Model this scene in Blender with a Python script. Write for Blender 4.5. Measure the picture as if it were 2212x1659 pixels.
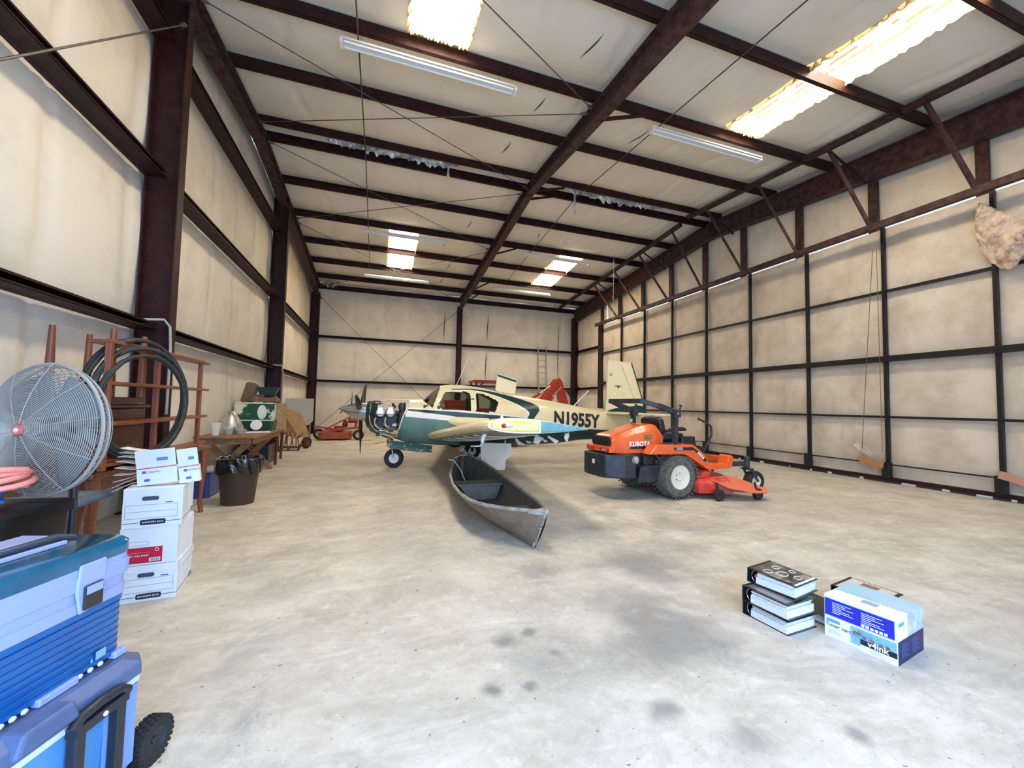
import bpy, math, random
from mathutils import Vector, Matrix, noise
import numpy as np
random.seed(7)
EXPO=0.30;WORLD=1.0;P_DOOR=330;GLOW=23
S=bpy.context.scene
for o in list(bpy.data.objects): bpy.data.objects.remove(o)
C=S.collection
# ---------------- camera ----------------
YAW,PIT,ROL,FPX,CX,CY=0.34172,0.05164,-0.01937,905.55,1138.94,828.07
def rot(y,p,r):
    cy,sy=math.cos(y),math.sin(y);cp,sp=math.cos(p),math.sin(p);cr,sr=math.cos(r),math.sin(r)
    f=np.array([sy*cp,cy*cp,sp]);rt=np.array([cy,-sy,0.]);dn=np.cross(f,rt)
    return np.array([cr*rt+sr*dn,-sr*rt+cr*dn,f])
RM=rot(YAW,PIT,ROL);CAM=np.array([0,0,1.4])
cd=bpy.data.cameras.new('camera');cam=bpy.data.objects.new('camera',cd);C.objects.link(cam)
cd.sensor_fit='HORIZONTAL';cd.sensor_width=36.0;cd.lens=FPX/2212*36
cd.shift_x=(1106-CX)/2212;cd.shift_y=(CY-829.5)/2212
cd.clip_start=0.02;cd.clip_end=500
r_,d_,f_=RM
cam.matrix_world=Matrix(((r_[0],-d_[0],-f_[0],0),(r_[1],-d_[1],-f_[1],0),(r_[2],-d_[2],-f_[2],1.4),(0,0,0,1)))
S.camera=cam
def at(x,y,ax,val):
    "a photo pixel turned into a world point on the plane axis=val"
    d=RM.T@np.array([(x-CX)/FPX,(y-CY)/FPX,1]);t=(val-CAM[ax])/d[ax]
    return Vector([float(v) for v in CAM+t*d])
# ---------------- world, light, exposure ----------------
S.view_settings.view_transform='Standard';S.view_settings.look='None';S.view_settings.gamma=1
S.view_settings.use_curve_mapping=False;S.view_settings.exposure=EXPO
w=bpy.data.worlds.new('sky');S.world=w;w.use_nodes=True
bg=w.node_tree.nodes['Background'];bg.inputs[0].default_value=(0.72,0.84,1,1);bg.inputs[1].default_value=WORLD
def area(name,loc,rotv,sx,sy,power,col,spread=180):
    l=bpy.data.lights.new(name,'AREA');l.shape='RECTANGLE';l.size=sx;l.size_y=sy;l.energy=power;l.color=col
    l.spread=math.radians(spread)
    o=bpy.data.objects.new(name,l);C.objects.link(o);o.location=loc;o.rotation_euler=[math.radians(a) for a in rotv];return o
area('daylight_doorway',(.7,-1.3,1.7),(74,0,0),5.0,2.6,P_DOOR,(0.36,0.60,1.0))
# ---------------- helpers ----------------
class B:
    def __init__(s): s.v=[];s.f=[];s.m=[];s.mi=0
    def add(s,vs,fs):
        n=len(s.v);s.v+=[tuple(v) for v in vs];s.f+=[[i+n for i in f] for f in fs];s.m+=[s.mi]*len(fs);return s
    def mat(s,i): s.mi=i;return s
    def box(s,a,b,M=None):
        (x0,y0,z0),(x1,y1,z1)=a,b
        vs=[Vector(p) for p in ((x0,y0,z0),(x1,y0,z0),(x1,y1,z0),(x0,y1,z0),(x0,y0,z1),(x1,y0,z1),(x1,y1,z1),(x0,y1,z1))]
        if M: vs=[M@v for v in vs]
        return s.add(vs,[[0,3,2,1],[4,5,6,7],[0,1,5,4],[1,2,6,5],[2,3,7,6],[3,0,4,7]])
    def rbox(s,a,b,r=.01,n=3,M=None,ax=2):
        "box with rounded edges parallel to axis ax"
        lo=[min(p,q) for p,q in zip(a,b)];hi=[max(p,q) for p,q in zip(a,b)]
        i,j=[(1,2),(2,0),(0,1)][ax]
        pts=[]
        for cx,cy,a0 in ((hi[i]-r,hi[j]-r,0),(lo[i]+r,hi[j]-r,90),(lo[i]+r,lo[j]+r,180),(hi[i]-r,lo[j]+r,270)):
            for k in range(n+1):
                t=math.radians(a0+90*k/n);pts.append((cx+r*math.cos(t),cy+r*math.sin(t)))
        return s.prism(pts,ax,lo[ax],hi[ax],M)
    def prism(s,pts,ax,lo,hi,M=None,caps=True):
        i,j=[(1,2),(2,0),(0,1)][ax];n=len(pts);vs=[]
        for h in (lo,hi):
            for p in pts:
                q=[0,0,0];q[ax]=h;q[i]=p[0];q[j]=p[1];q=Vector(q);vs.append(M@q if M else q)
        fs=[[k,(k+1)%n,(k+1)%n+n,k+n] for k in range(n)]
        if caps: fs+=[list(range(n))[::-1],[k+n for k in range(n)]]
        return s.add(vs,fs)
    def bar(s,p,q,w,h=None,up=(0,0,1)):
        "rectangular bar from p to q, w wide, h high"
        h=h or w;p=Vector(p);q=Vector(q);d=(q-p).normalized();u=Vector(up)
        if abs(d.dot(u))>.98:u=Vector((1,0,0))
        x=d.cross(u).normalized();y=x.cross(d).normalized()
        vs=[c+x*(a*w/2)+y*(b*h/2) for c in (p,q) for a,b in ((-1,-1),(1,-1),(1,1),(-1,1))]
        return s.add(vs,[[0,1,5,4],[1,2,6,5],[2,3,7,6],[3,0,4,7],[3,2,1,0],[4,5,6,7]])
    def tube(s,pts,r,n=10,closed=False,caps=True):
        pts=[Vector(p) for p in pts];N=len(pts);rs=r if isinstance(r,(list,tuple)) else [r]*N
        vs=[];prev=None
        for k,p in enumerate(pts):
            if closed:d=pts[(k+1)%N]-pts[k-1]
            else:d=pts[min(k+1,N-1)]-pts[max(k-1,0)]
            d.normalize()
            if prev is None:
                x=d.orthogonal().normalized()
            else:
                x=prev-d*prev.dot(d);x.normalize()
            prev=x;y=d.cross(x)
            vs+=[p+(x*math.cos(2*math.pi*i/n)+y*math.sin(2*math.pi*i/n))*rs[k] for i in range(n)]
        fs=[]
        for k in range(N if closed else N-1):
            a=k*n;b=((k+1)%N)*n
            fs+=[[a+i,a+(i+1)%n,b+(i+1)%n,b+i] for i in range(n)]
        if caps and not closed: fs+=[list(range(n))[::-1],[(N-1)*n+i for i in range(n)]]
        return s.add(vs,fs)
    def lathe(s,prof,c=(0,0,0),axis=(0,0,1),n=28,M=None,caps=True):
        "prof: list of (radius, height along axis)"
        a=Vector(axis).normalized();x=a.orthogonal().normalized();y=a.cross(x);c=Vector(c);vs=[]
        for r,h in prof:
            for i in range(n):
                t=2*math.pi*i/n;p=c+a*h+(x*math.cos(t)+y*math.sin(t))*max(r,1e-5);vs.append(M@p if M else p)
        fs=[[k*n+i,k*n+(i+1)%n,(k+1)*n+(i+1)%n,(k+1)*n+i] for k in range(len(prof)-1) for i in range(n)]
        if caps and prof[0][0]>1e-4:fs.append(list(range(n))[::-1])
        if caps and prof[-1][0]>1e-4:fs.append([(len(prof)-1)*n+i for i in range(n)])
        return s.add(vs,fs)
    def grid(s,nu,nv,fn):
        vs=[fn(i/nu,j/nv) for j in range(nv+1) for i in range(nu+1)];w=nu+1
        return s.add(vs,[[j*w+i,j*w+i+1,(j+1)*w+i+1,(j+1)*w+i] for j in range(nv) for i in range(nu)])
    def ellip(s,c,r,n=16,m=10,M=None):
        c=Vector(c)
        def fn(u,v):
            t=2*math.pi*u;p=math.pi*(v-.5)
            q=c+Vector((r[0]*math.cos(t)*math.cos(p),r[1]*math.sin(t)*math.cos(p),r[2]*math.sin(p)));return M@q if M else q
        return s.grid(n,m,fn)
    def build(s,name,mats,parent=None,smooth=False,world=False,bevel=0,ang=40,bseg=2,weld=False,solid=0,subd=0):
        me=bpy.data.meshes.new(name)
        vs=s.v
        if world and parent: L=Vector(parent.location);vs=[tuple(Vector(v)-L) for v in vs]
        me.from_pydata(vs,[],s.f);me.validate()
        if not isinstance(mats,(list,tuple)):mats=[mats]
        for m in mats: me.materials.append(m)
        for p,i in zip(me.polygons,s.m): p.material_index=min(i,len(mats)-1)
        o=bpy.data.objects.new(name,me);C.objects.link(o)
        if parent:o.parent=parent
        import bmesh
        bm=bmesh.new();bm.from_mesh(me)
        if weld: bmesh.ops.remove_doubles(bm,verts=bm.verts,dist=1e-5)
        bmesh.ops.recalc_face_normals(bm,faces=bm.faces);bm.to_mesh(me);bm.free()
        if subd:
            md=o.modifiers.new('s','SUBSURF');md.levels=subd;md.render_levels=subd
        if solid:
            md=o.modifiers.new('t','SOLIDIFY');md.thickness=solid;md.offset=0
        if bevel:
            md=o.modifiers.new('b','BEVEL');md.width=bevel;md.segments=bseg;md.limit_method='ANGLE';md.angle_limit=math.radians(35)
        if smooth:
            for p in me.polygons:p.use_smooth=True
            if ang<180:
                try: me.set_sharp_from_angle(angle=math.radians(ang))
                except Exception: pass
        return o
def thing(name,label,cat,loc=(0,0,0),rotz=0,group=None,rot3=None):
    o=bpy.data.objects.new(name,None);C.objects.link(o);o.empty_display_size=.1
    o.location=loc;o.rotation_euler=rot3 or (0,0,rotz);o['label']=label;o['category']=cat
    if group:o['group']=group
    return o
def tag(o,label=None,cat=None,group=None,kind=None):
    if label:o['label']=label
    if cat:o['category']=cat
    if group:o['group']=group
    if kind:o['kind']=kind
    return o
MC={}
def M(name,col,rough=.6,metal=0,var=0,scale=4,col2=None,bump=0,bscale=40,coat=0,alpha=1,trans=0,emit=None,estr=0,det=6,spec=.5,stretch=None,lo=.4,hi=.65):
    if name in MC:return MC[name]
    m=bpy.data.materials.new(name);m.use_nodes=True;nt=m.node_tree;b=nt.nodes['Principled BSDF']
    b.inputs['Base Color'].default_value=(*col,1);b.inputs['Roughness'].default_value=rough;b.inputs['Metallic'].default_value=metal
    b.inputs['Coat Weight'].default_value=coat;b.inputs['Alpha'].default_value=alpha;b.inputs['Transmission Weight'].default_value=trans
    b.inputs['Specular IOR Level'].default_value=spec
    if emit: b.inputs['Emission Color'].default_value=(*emit,1);b.inputs['Emission Strength'].default_value=estr
    if var or col2 or bump:
        tc=nt.nodes.new('ShaderNodeTexCoord');src=tc.outputs['Object']
        if stretch:
            mp=nt.nodes.new('ShaderNodeMapping');mp.inputs['Scale'].default_value=stretch;nt.links.new(src,mp.inputs[0]);src=mp.outputs[0]
    if var or col2:
        nz=nt.nodes.new('ShaderNodeTexNoise');nz.inputs['Scale'].default_value=scale;nz.inputs['Detail'].default_value=det;nz.inputs['Roughness'].default_value=.65
        nt.links.new(src,nz.inputs['Vector'])
        mr=nt.nodes.new('ShaderNodeMapRange');mr.inputs[1].default_value=lo;mr.inputs[2].default_value=hi;nt.links.new(nz.outputs[0],mr.inputs[0])
        mx=nt.nodes.new('ShaderNodeMix');mx.data_type='RGBA';nt.links.new(mr.outputs[0],mx.inputs[0])
        c2=col2 or tuple(max(0,c*(1-var)) for c in col)
        mx.inputs[6].default_value=(*col,1);mx.inputs[7].default_value=(*c2,1);nt.links.new(mx.outputs[2],b.inputs['Base Color'])
    if bump:
        n2=nt.nodes.new('ShaderNodeTexNoise');n2.inputs['Scale'].default_value=bscale;n2.inputs['Detail'].default_value=4;nt.links.new(src,n2.inputs['Vector'])
        bp=nt.nodes.new('ShaderNodeBump');bp.inputs['Strength'].default_value=bump;bp.inputs['Distance'].default_value=.01
        nt.links.new(n2.outputs[0],bp.inputs['Height']);nt.links.new(bp.outputs[0],b.inputs['Normal'])
    MC[name]=m;return m
def text(name,s,mat,size,parent,mtx,ext=.0008,align='CENTER',bold=0,sx=1,conform=None):
    "lettering mesh; mtx puts its local XY plane into parent's space"
    cu=bpy.data.curves.new(name,'FONT');cu.body=s;cu.size=size;cu.align_x=align;cu.align_y='CENTER';cu.extrude=ext;cu.offset=bold;cu.resolution_u=3
    t=bpy.data.objects.new(name+'_tmp',cu);C.objects.link(t);bpy.context.view_layer.update()
    me=bpy.data.meshes.new_from_object(t.evaluated_get(bpy.context.evaluated_depsgraph_get()))
    bpy.data.objects.remove(t);bpy.data.curves.remove(cu)
    if conform:
        import bmesh
        bm=bmesh.new();bm.from_mesh(me);bmesh.ops.triangulate(bm,faces=bm.faces)
        for _ in range(2):bmesh.ops.subdivide_edges(bm,edges=[e for e in bm.edges if e.calc_length()>.03],cuts=1,use_grid_fill=False);bmesh.ops.triangulate(bm,faces=bm.faces)
        bm.to_mesh(me);bm.free()
    for v in me.vertices:
        p=mtx@Vector((v.co.x*sx,v.co.y,v.co.z));v.co=conform(p) if conform else p
    me.materials.clear();me.materials.append(mat);o=bpy.data.objects.new(name,me);C.objects.link(o);o.parent=parent;return o
def frame(o,x,y):
    "matrix with origin o, text right direction x, text up direction y"
    x=Vector(x).normalized();y=Vector(y);y=(y-x*y.dot(x)).normalized();z=x.cross(y);o=Vector(o)
    return Matrix(((x[0],y[0],z[0],o[0]),(x[1],y[1],z[1],o[1]),(x[2],y[2],z[2],o[2]),(0,0,0,1)))
def quad(b,m,x0,y0,x1,y1,z=.001):
    "thin printed patch on the plane of matrix m"
    b.box((x0,y0,0),(x1,y1,z),m)
def dup(root,loc,rotz=None,label=None,group=None):
    r=root.copy();C.objects.link(r);r.location=loc
    if rotz is not None:r.rotation_euler=(0,0,rotz)
    if label:r['label']=label
    if group:r['group']=group
    for ch in list(root.children):
        c=ch.copy();C.objects.link(c);c.parent=r
        for g in ch.children:
            d=g.copy();C.objects.link(d);d.parent=c
    return r
R90=math.radians
def fbm(x,y,z=0,s=1): return noise.fractal(Vector((x*s,y*s,z*s)),1,2,4)
# ---------------- materials ----------------
steel=M('maroon_primer_steel',(.020,.0042,.0045),.55,.0,col2=(.042,.010,.010),scale=6,bump=.15,spec=.25)
steelg=M('dusty_maroon_steel',(.080,.044,.040),.6,.0,col2=(.036,.013,.014),scale=7,bump=.15,spec=.25)
blacks=M('black_door_steel',(.012,.011,.014),.45,.2)
insul=M('white_vinyl_insulation',(.80,.745,.65),.55,0,col2=(.60,.53,.43),scale=1.1,bump=.2,bscale=5,lo=.44,hi=.78,det=10)
insulr=M('roof_vinyl_insulation',(.82,.78,.70),.55,0,col2=(.72,.66,.56),scale=.7,bump=.12,bscale=3,lo=.45,hi=.8)
white=M('white_enamel',(.86,.86,.84),.35)
glow=M('skylight_panel',(.9,.88,.8),.6,emit=(1,.93,.80),estr=GLOW)
yel=M('yellow_fibreglass',(.88,.68,.32),.9,col2=(.72,.46,.14),scale=30,bump=.6)
foil=M('torn_foil_facing',(.75,.76,.75),.35,.35,col2=(.35,.35,.36),scale=8,bump=.6,bscale=15)
rod=M('bracing_rod_steel',(.12,.10,.09),.5,.5)
conc=None
def concrete():
    m=bpy.data.materials.new('hangar_concrete');m.use_nodes=True;nt=m.node_tree;b=nt.nodes['Principled BSDF'];L=nt.links
    tc=nt.nodes.new('ShaderNodeTexCoord')
    def nz(sc,det=8,ro=.6,stretch=None,dist=0):
        n=nt.nodes.new('ShaderNodeTexNoise');n.inputs['Scale'].default_value=sc;n.inputs['Detail'].default_value=det;n.inputs['Roughness'].default_value=ro;n.inputs['Distortion'].default_value=dist
        if stretch:
            mp=nt.nodes.new('ShaderNodeMapping');mp.inputs['Scale'].default_value=stretch;L.new(tc.outputs['Object'],mp.inputs[0]);L.new(mp.outputs[0],n.inputs['Vector'])
        else:L.new(tc.outputs['Object'],n.inputs['Vector'])
        return n.outputs[0]
    def mr(s,a,b_,c=0,d=1):
        n=nt.nodes.new('ShaderNodeMapRange');n.inputs[1].default_value=a;n.inputs[2].default_value=b_;n.inputs[3].default_value=c;n.inputs[4].default_value=d;L.new(s,n.inputs[0]);return n.outputs[0]
    def mix(f,a,b_,mode='MIX'):
        n=nt.nodes.new('ShaderNodeMix');n.data_type='RGBA';n.blend_type=mode
        if hasattr(f,'links'):L.new(f,n.inputs[0])
        else:n.inputs[0].default_value=f
        for k,v in ((6,a),(7,b_)):
            if hasattr(v,'links'):L.new(v,n.inputs[k])
            else:n.inputs[k].default_value=(*v,1)
        return n.outputs[2]
    c=mix(mr(nz(.35,5),.35,.68),(.64,.585,.49),(.48,.445,.385))
    c=mix(mr(nz(2.2,10,.75),.42,.62,0,.95),c,(.44,.39,.31))
    c=mix(mr(nz(9,10,.75,dist=.5),.52,.72,0,.6),c,(.76,.71,.62))
    c=mix(mr(nz(34,6,.7),.60,.72,0,.6),c,(.28,.25,.22))
    c=mix(mr(nz(1.4,10,.78,dist=.8),.50,.66,0,.75),c,(.33,.31,.28))
    c=mix(mr(nz(70,2,.5),.70,.74,0,.8),c,(.85,.84,.80))
    c=mix(mr(nz(26,2,.5),.71,.74,0,.8),c,(.12,.11,.10))
    c=mix(mr(nz(3.5,8,.7,(1,3.5,1)),.56,.7,0,.42),c,(.36,.33,.29))
    # long pale trowel sweeps
    c=mix(mr(nz(1.1,6,.6,(1,4,1),dist=1.2),.55,.75,0,.45),c,(.78,.74,.68))
    # oil and water stains
    for x,y,r,s in ((.77,2.44,.10,.75),(.92,2.50,.06,.8),(.59,2.06,.07,.9),(.77,2.03,.05,.8),(1.30,1.69,.10,.75),(1.56,1.41,.13,.5),(1.75,2.3,.50,.75),(2.25,3.2,.50,.7),(1.35,3.4,.22,.4),(2.9,3.5,.4,.35),(3.6,4.2,.5,.3),(.4,3.3,.3,.22),(3.3,1.4,.4,.3),(1.7,2.75,.3,.3),(1.0,2.1,.35,.22),(2.6,4.4,.35,.3),(2.9,4.9,.25,.3),(1.0,2.25,.05,.6),(2.5,10.5,.5,.5),(3.2,8.3,.3,.4),(2.0,1.3,.06,.7)):
        vm=nt.nodes.new('ShaderNodeVectorMath');vm.operation='DISTANCE'
        ad=nt.nodes.new('ShaderNodeVectorMath');ad.operation='MULTIPLY_ADD'
        nn=nt.nodes.new('ShaderNodeTexNoise');nn.inputs['Scale'].default_value=1.6/r**.5;nn.inputs['Detail'].default_value=7
        L.new(tc.outputs['Object'],nn.inputs['Vector']);L.new(nn.outputs['Color'],ad.inputs[0]);k=r*1.5;ad.inputs[1].default_value=(k,k,0)
        L.new(tc.outputs['Object'],ad.inputs[2]);L.new(ad.outputs[0],vm.inputs[0]);vm.inputs[1].default_value=(x+k/2,y+k/2,0)
        c=mix(mr(vm.outputs['Value'],r*1.05,r*.35,0,s),c,(.20,.19,.18))
    L.new(c,b.inputs['Base Color'])
    L.new(mr(nz(3,6),.3,.7,.45,.75),b.inputs['Roughness'])
    bp=nt.nodes.new('ShaderNodeBump');bp.inputs['Strength'].default_value=.25;bp.inputs['Distance'].default_value=.006;L.new(nz(18,8,.7),bp.inputs['Height']);L.new(bp.outputs[0],b.inputs['Normal'])
    return m
# ---------------- building shell ----------------
YR=10.27
PB=lambda y:7.246-.083*abs(y-YR)          # purlin bottoms
RF=lambda y:PB(y)+.20                      # underside of the roof insulation
XL,XR,YB,YF=-2.86,10.0,20.35,-.6
fl=B().box((-6,-9,-.12),(10.05,20.9,0)).build('floor',concrete());tag(fl,kind='structure')
GZ=(2.33,4.28,6.1)
def pillow(t,b):  # 0..1 between two lines
    return b*(math.sin(math.pi*min(max(t,0),1)))**.55
def wall(name,org,u,U,n,zs,topf,seams,res=.12,b=.085,sk=.02,holes=None,mat=None,z0=0):
    org=Vector(org);u=Vector(u);n=Vector(n);bb=B()
    nu=int(U/res);zt=7.6;nv=int((zt-z0)/res)
    lines=[0]+list(zs)+[99]
    def fn(a,c):
        x=a*U;z=z0+c*(zt-z0);tz=topf(x);z=min(z,tz)
        for k in range(len(lines)-1):
            if lines[k]<=z<=lines[k+1]:
                lo,hi=lines[k],min(lines[k+1],tz);t=(z-lo)/max(hi-lo,.01)
        d=pillow(t,b)
        sd=min(abs(x-s+.02*math.sin(z*2+s)) for s in seams)
        d*=1-.55*math.exp(-(sd/.10)**2)
        d+=.018*fbm(x*.9+org.x,z*.9,org.y)+.0
        d+=.014*math.exp(-((sd-.07)/.03)**2)
        return org+u*x+n*d+Vector((0,0,z))
    bb.grid(nu,nv,fn)
    o=bb.build(name,mat or insul,smooth=True,ang=180);tag(o,kind='structure');return o
sl=[.35+1.3*k for k in range(20)]
wall('wall_left',(XL-.09,YF,0),(0,1,0),YB-YF,(1,0,0),GZ,lambda x:RF(YF+x)+.05,sl,res=.085,b=.075)
wall('wall_back',(XL-.1,YB+.05,0),(1,0,0),XR-XL+.2,(0,-1,0),GZ[:2],lambda x:RF(YB)+.05,[.55+1.28*k for k in range(11)],res=.1)
wall('wall_right',(XR,17.0,0),(0,1,0),YB-17.0,(-1,0,0),GZ[:2],lambda x:RF(17+x)+.05,[1.2,2.6],res=.1)
wall('wall_right_upper',(XR,YF,0),(0,1,0),17.0-YF,(-1,0,0),(5.36,),lambda x:RF(YF+x)+.05,[.9+1.6*k for k in range(11)],res=.1,z0=5.37,b=.05)
# outer sheet of the gable behind the insulation
# roof insulation with skylight openings
PY=[2.88,4.66,6.53,8.12,10.04,10.50,12.26,13.95,15.78,17.46,19.09]
SKY=[(.22,1.18,2.70,6.42),(6.42,7.30,2.70,6.42),(.15,1.13,14.05,17.36),(6.25,7.25,14.05,17.36)]
bb=B();nx,ny=150,230;ylin=[YF]+[1.2]+PY+[YB]
def roofp(x,y):
    for a,c in zip(ylin[:-1],ylin[1:]):
        if a<=y<=c:t=(y-a)/(c-a);gap=c-a
    bl=.09 if gap>1 else .02
    z=RF(y)+.05-pillow(t,bl)
    ph=(x-.9+.10*math.sin(y*1.7))%1.26
    d=min(ph,1.26-ph);z+=.045*math.exp(-(d/.045)**2)*math.sin(math.pi*t)
    z+=.02*fbm(x*.8,y*.8)
    return Vector((x,y,z))
xs=sorted(set([XL+(XR-XL)*i/nx for i in range(nx+1)]+[s[k] for s in SKY for k in (0,1)]))
ys=sorted(set([YF+(YB-YF)*i/ny for i in range(ny+1)]+[s[k] for s in SKY for k in (2,3)]))
vs=[roofp(x,y) for y in ys for x in xs];W=len(xs);fs=[]
for j in range(len(ys)-1):
    for i in range(W-1):
        mx,my=(xs[i]+xs[i+1])/2,(ys[j]+ys[j+1])/2
        if any(s[0]<mx<s[1] and s[2]<my<s[3] for s in SKY):continue
        fs.append([j*W+i,j*W+i+1,(j+1)*W+i+1,(j+1)*W+i])
bb.add(vs,fs);tag(bb.build('ceiling',insulr,smooth=True,ang=180),kind='structure')
# metal roof above
bb=B();bb.grid(2,2,lambda u,v:Vector((XL-.2+(XR-XL+.4)*u,[YF,YR,YB][int(v*2)],RF([YF,YR,YB][int(v*2)])+.32)))
tag(bb.build('roof_sheet',M('grey_roof_sheet',(.4,.4,.4),.5,.5)),kind='structure')
bpy.data.objects['roof_sheet'].name='ceiling_outer'
# skylights: translucent panel, ragged fibreglass well
dash=M('skylight_dash',(.35,.34,.32),.7,emit=(.42,.41,.38),estr=.2)
for k,(x0,x1,y0,y1) in enumerate(SKY):
    o=B();z=lambda y:RF(y)+.24
    o.add([(x0-.12,y0-.1,z(y0)),(x1+.12,y0-.1,z(y0)),(x1+.12,y1+.1,z(y1)),(x0-.12,y1+.1,z(y1))],[[0,1,2,3]])
    f=o.build('window_%d'%(k+1),glow);tag(f,kind='structure')
    wl=B()
    random.seed(k)
    for (ax,ay,bx,by,nx_,ny_) in ((x0,y0,x0,y1,1,0),(x1,y0,x1,y1,-1,0),(x0,y0,x1,y0,0,1),(x0,y1,x1,y1,0,-1)):
        n=60
        P=[];
        for i in range(n+1):
            t=i/n;x=ax+(bx-ax)*t;y=ay+(by-ay)*t;j=random.uniform(-.01,.045)
            zt=z(y)-.01;zb=RF(y)-.05-random.uniform(0,.05)
            P+=[(x-nx_*.03,y-ny_*.03,zt),(x+nx_*j*.6,y+ny_*j*.6,(zt+zb)/2),(x+nx_*j,y+ny_*j,zb)]
        wl.add(P,[[i*3+a,i*3+3+a,i*3+4+a,i*3+1+a] for i in range(n) for a in (0,1)])
    wl.build('skylight_well',yel,f,solid=.01)
    if k==1:
        dd=B()
        for i in range(120):
            x=x0+.02+random.randrange(6)*.152+random.uniform(-.01,.01);y=random.uniform(y0,y1-.3);l=random.uniform(.05,.14)
            q=z(y)-.03;dd.add([(x,y,q),(x+.075,y+.02,q),(x+.08,y+l*1.8,q+.15*l),(x+.01,y+l*1.8-.02,q+.15*l)],[[0,1,2,3]])
        dd.build('panel_streaks',dash,f)
# ---------------- steel ----------------
def ibeam(bb,p,q,depth,width,up,tf=.018,tw=.012):
    "I section along p-q; up points across the depth"
    p=Vector(p);q=Vector(q);up=Vector(up).normalized()
    d0,d1=depth if isinstance(depth,tuple) else (depth,depth)
    dr=(q-p).normalized();side=dr.cross(up).normalized()
    def slab(a0,b0,a1,b1,w):
        vs=[]
        for c,(lo,hi) in ((p,(a0,b0)),(q,(a1,b1))):
            for s_,h in ((-1,lo),(1,lo),(1,hi),(-1,hi)): vs.append(c+side*s_*w/2+up*h)
        bb.add(vs,[[0,1,5,4],[1,2,6,5],[2,3,7,6],[3,0,4,7],[3,2,1,0],[4,5,6,7]])
    slab(0,tf,0,tf,width);slab(d0-tf,d0,d1-tf,d1,width);slab(tf,d0-tf,tf,d1-tf,tw)
def cee(bb,p,q,h,w,flip=1,lip=.02,t=.004):
    "cold formed C/Z member running p-q, vertical web height h (down from p), flanges w"
    p=Vector(p);q=Vector(q);d=(q-p).normalized();side=d.cross(Vector((0,0,1))).normalized()*flip
    for a0,a1,s0,s1 in ((0,-h,0,t),(0,-t,0,w),(-h,-h+t,0,w),(-h,-h+lip,w-t,w),(-lip,0,w-t,w)):
        vs=[]
        for c in (p,q):
            for s_,z in ((s0,a0),(s1,a0),(s1,a1),(s0,a1)): vs.append(c+side*s_+Vector((0,0,z)))
        bb.add(vs,[[0,1,5,4],[1,2,6,5],[2,3,7,6],[3,0,4,7],[3,2,1,0],[4,5,6,7]])
ordn=['first','second','third','fourth','fifth','sixth']
purl=[(2.88,'fourth roof purlin on the near slope, at the top right corner over the camera'),(4.66,'near slope roof purlin passing under the top ends of both near skylights'),(6.53,'near slope roof purlin with the two near fluorescent fixtures hung beneath it'),(8.12,'near slope roof purlin next below the ridge pair'),(10.04,'nearer purlin of the close pair at the roof ridge'),
 (10.50,'farther purlin of the close pair at the roof ridge, torn foil hanging above it'),(12.26,'far slope roof purlin first beyond the ridge pair'),(13.95,'far slope roof purlin above the middle pair of fluorescent fixtures'),(15.78,'far slope roof purlin crossing the middle of the far skylights'),(17.46,'far slope roof purlin above the farthest fluorescent fixtures'),(19.09,'last far slope roof purlin before the back wall eave')]
for y,lab in purl:
    b=B();h=.2
    if y==10.5:cee(b,(XL+.05,10.55,7.39),(XR-.1,10.55,7.39),.2,.07,1)
    elif y==10.04:cee(b,(XL+.05,y,7.47),(XR-.1,y,7.47),.165,.07,-1)
    else:cee(b,(XL+.05,y,PB(y)+.2),(XR-.1,y,PB(y)+.2),.2,.07,-1 if y<YR else 1)
    tag(b.build('roof_purlin',steel),lab,'purlin','maroon roof purlins')
b=B();cee(b,(XL+.1,YB-.14,RF(YB)-.08),(XR-.1,YB-.14,RF(YB)-.08),.20,.09,1);tag(b.build('eave_strut',steel),'maroon eave strut along the top of the back wall','beam')
b=B();cee(b,(XL+.1,1.2,PB(1.2)+.2),(XR-.1,1.2,PB(1.2)+.2),.2,.07,-1);tag(b.build('roof_purlin',steel),'nearest roof purlin, above and beside the camera, out of view','purlin','maroon roof purlins')
# rafters
def rafter(x0,x1,lab,dr=.26,de=.46,mat=steelg):
    xm=(x0+x1)/2;t=thing('roof_rafter',lab,'rafter',(xm,YR,PB(YR)))
    for a,bq,nm in ((YR,YB-.25,'far_rafter_half'),(YR,YF,'near_rafter_half')):
        q=B();ibeam(q,(xm,a,PB(a)),(xm,bq,PB(bq)),(dr,de),x1-x0,(0,0,-1));q.build(nm,mat,t,world=True,bevel=.003)
    q=B()
    for s in (-.012,.012): q.box((x0,YR+s-.01,PB(YR)-dr-.03),(x1,YR+s+.01,PB(YR)+.02))
    for dx in (x0+.04,x1-.04):
        for dz in (-.03,-.10,-.20,-.26): q.lathe([(.014,-.02),(.014,-.035)],(dx,YR-.03,PB(YR)+dz),(0,1,0),6)
    q.build('ridge_splice_plate',mat,t,world=True)
    return t
raf=rafter(3.52,3.72,'middle maroon roof rafter rising from the back wall over the aircraft')
rafl=rafter(-2.72,-2.50,'maroon roof rafter along the top of the left wall')
rafr=rafter(9.62,9.84,'deep maroon rafter above the hangar door posts',.5,.62)
for y,ex in ((6.53,.95),(10.04,.85),(10.5,.85),(13.95,.8),(17.46,.7),(19.09,.6)):
    q=B();dp=.26+.2*abs(y-YR)/10
    q.bar((3.66,y-.0,PB(y)-dp+.02),(3.66+ex,y,PB(y)+.01),.05,.05);q.build('flange_brace',steel,raf,world=True)
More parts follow.
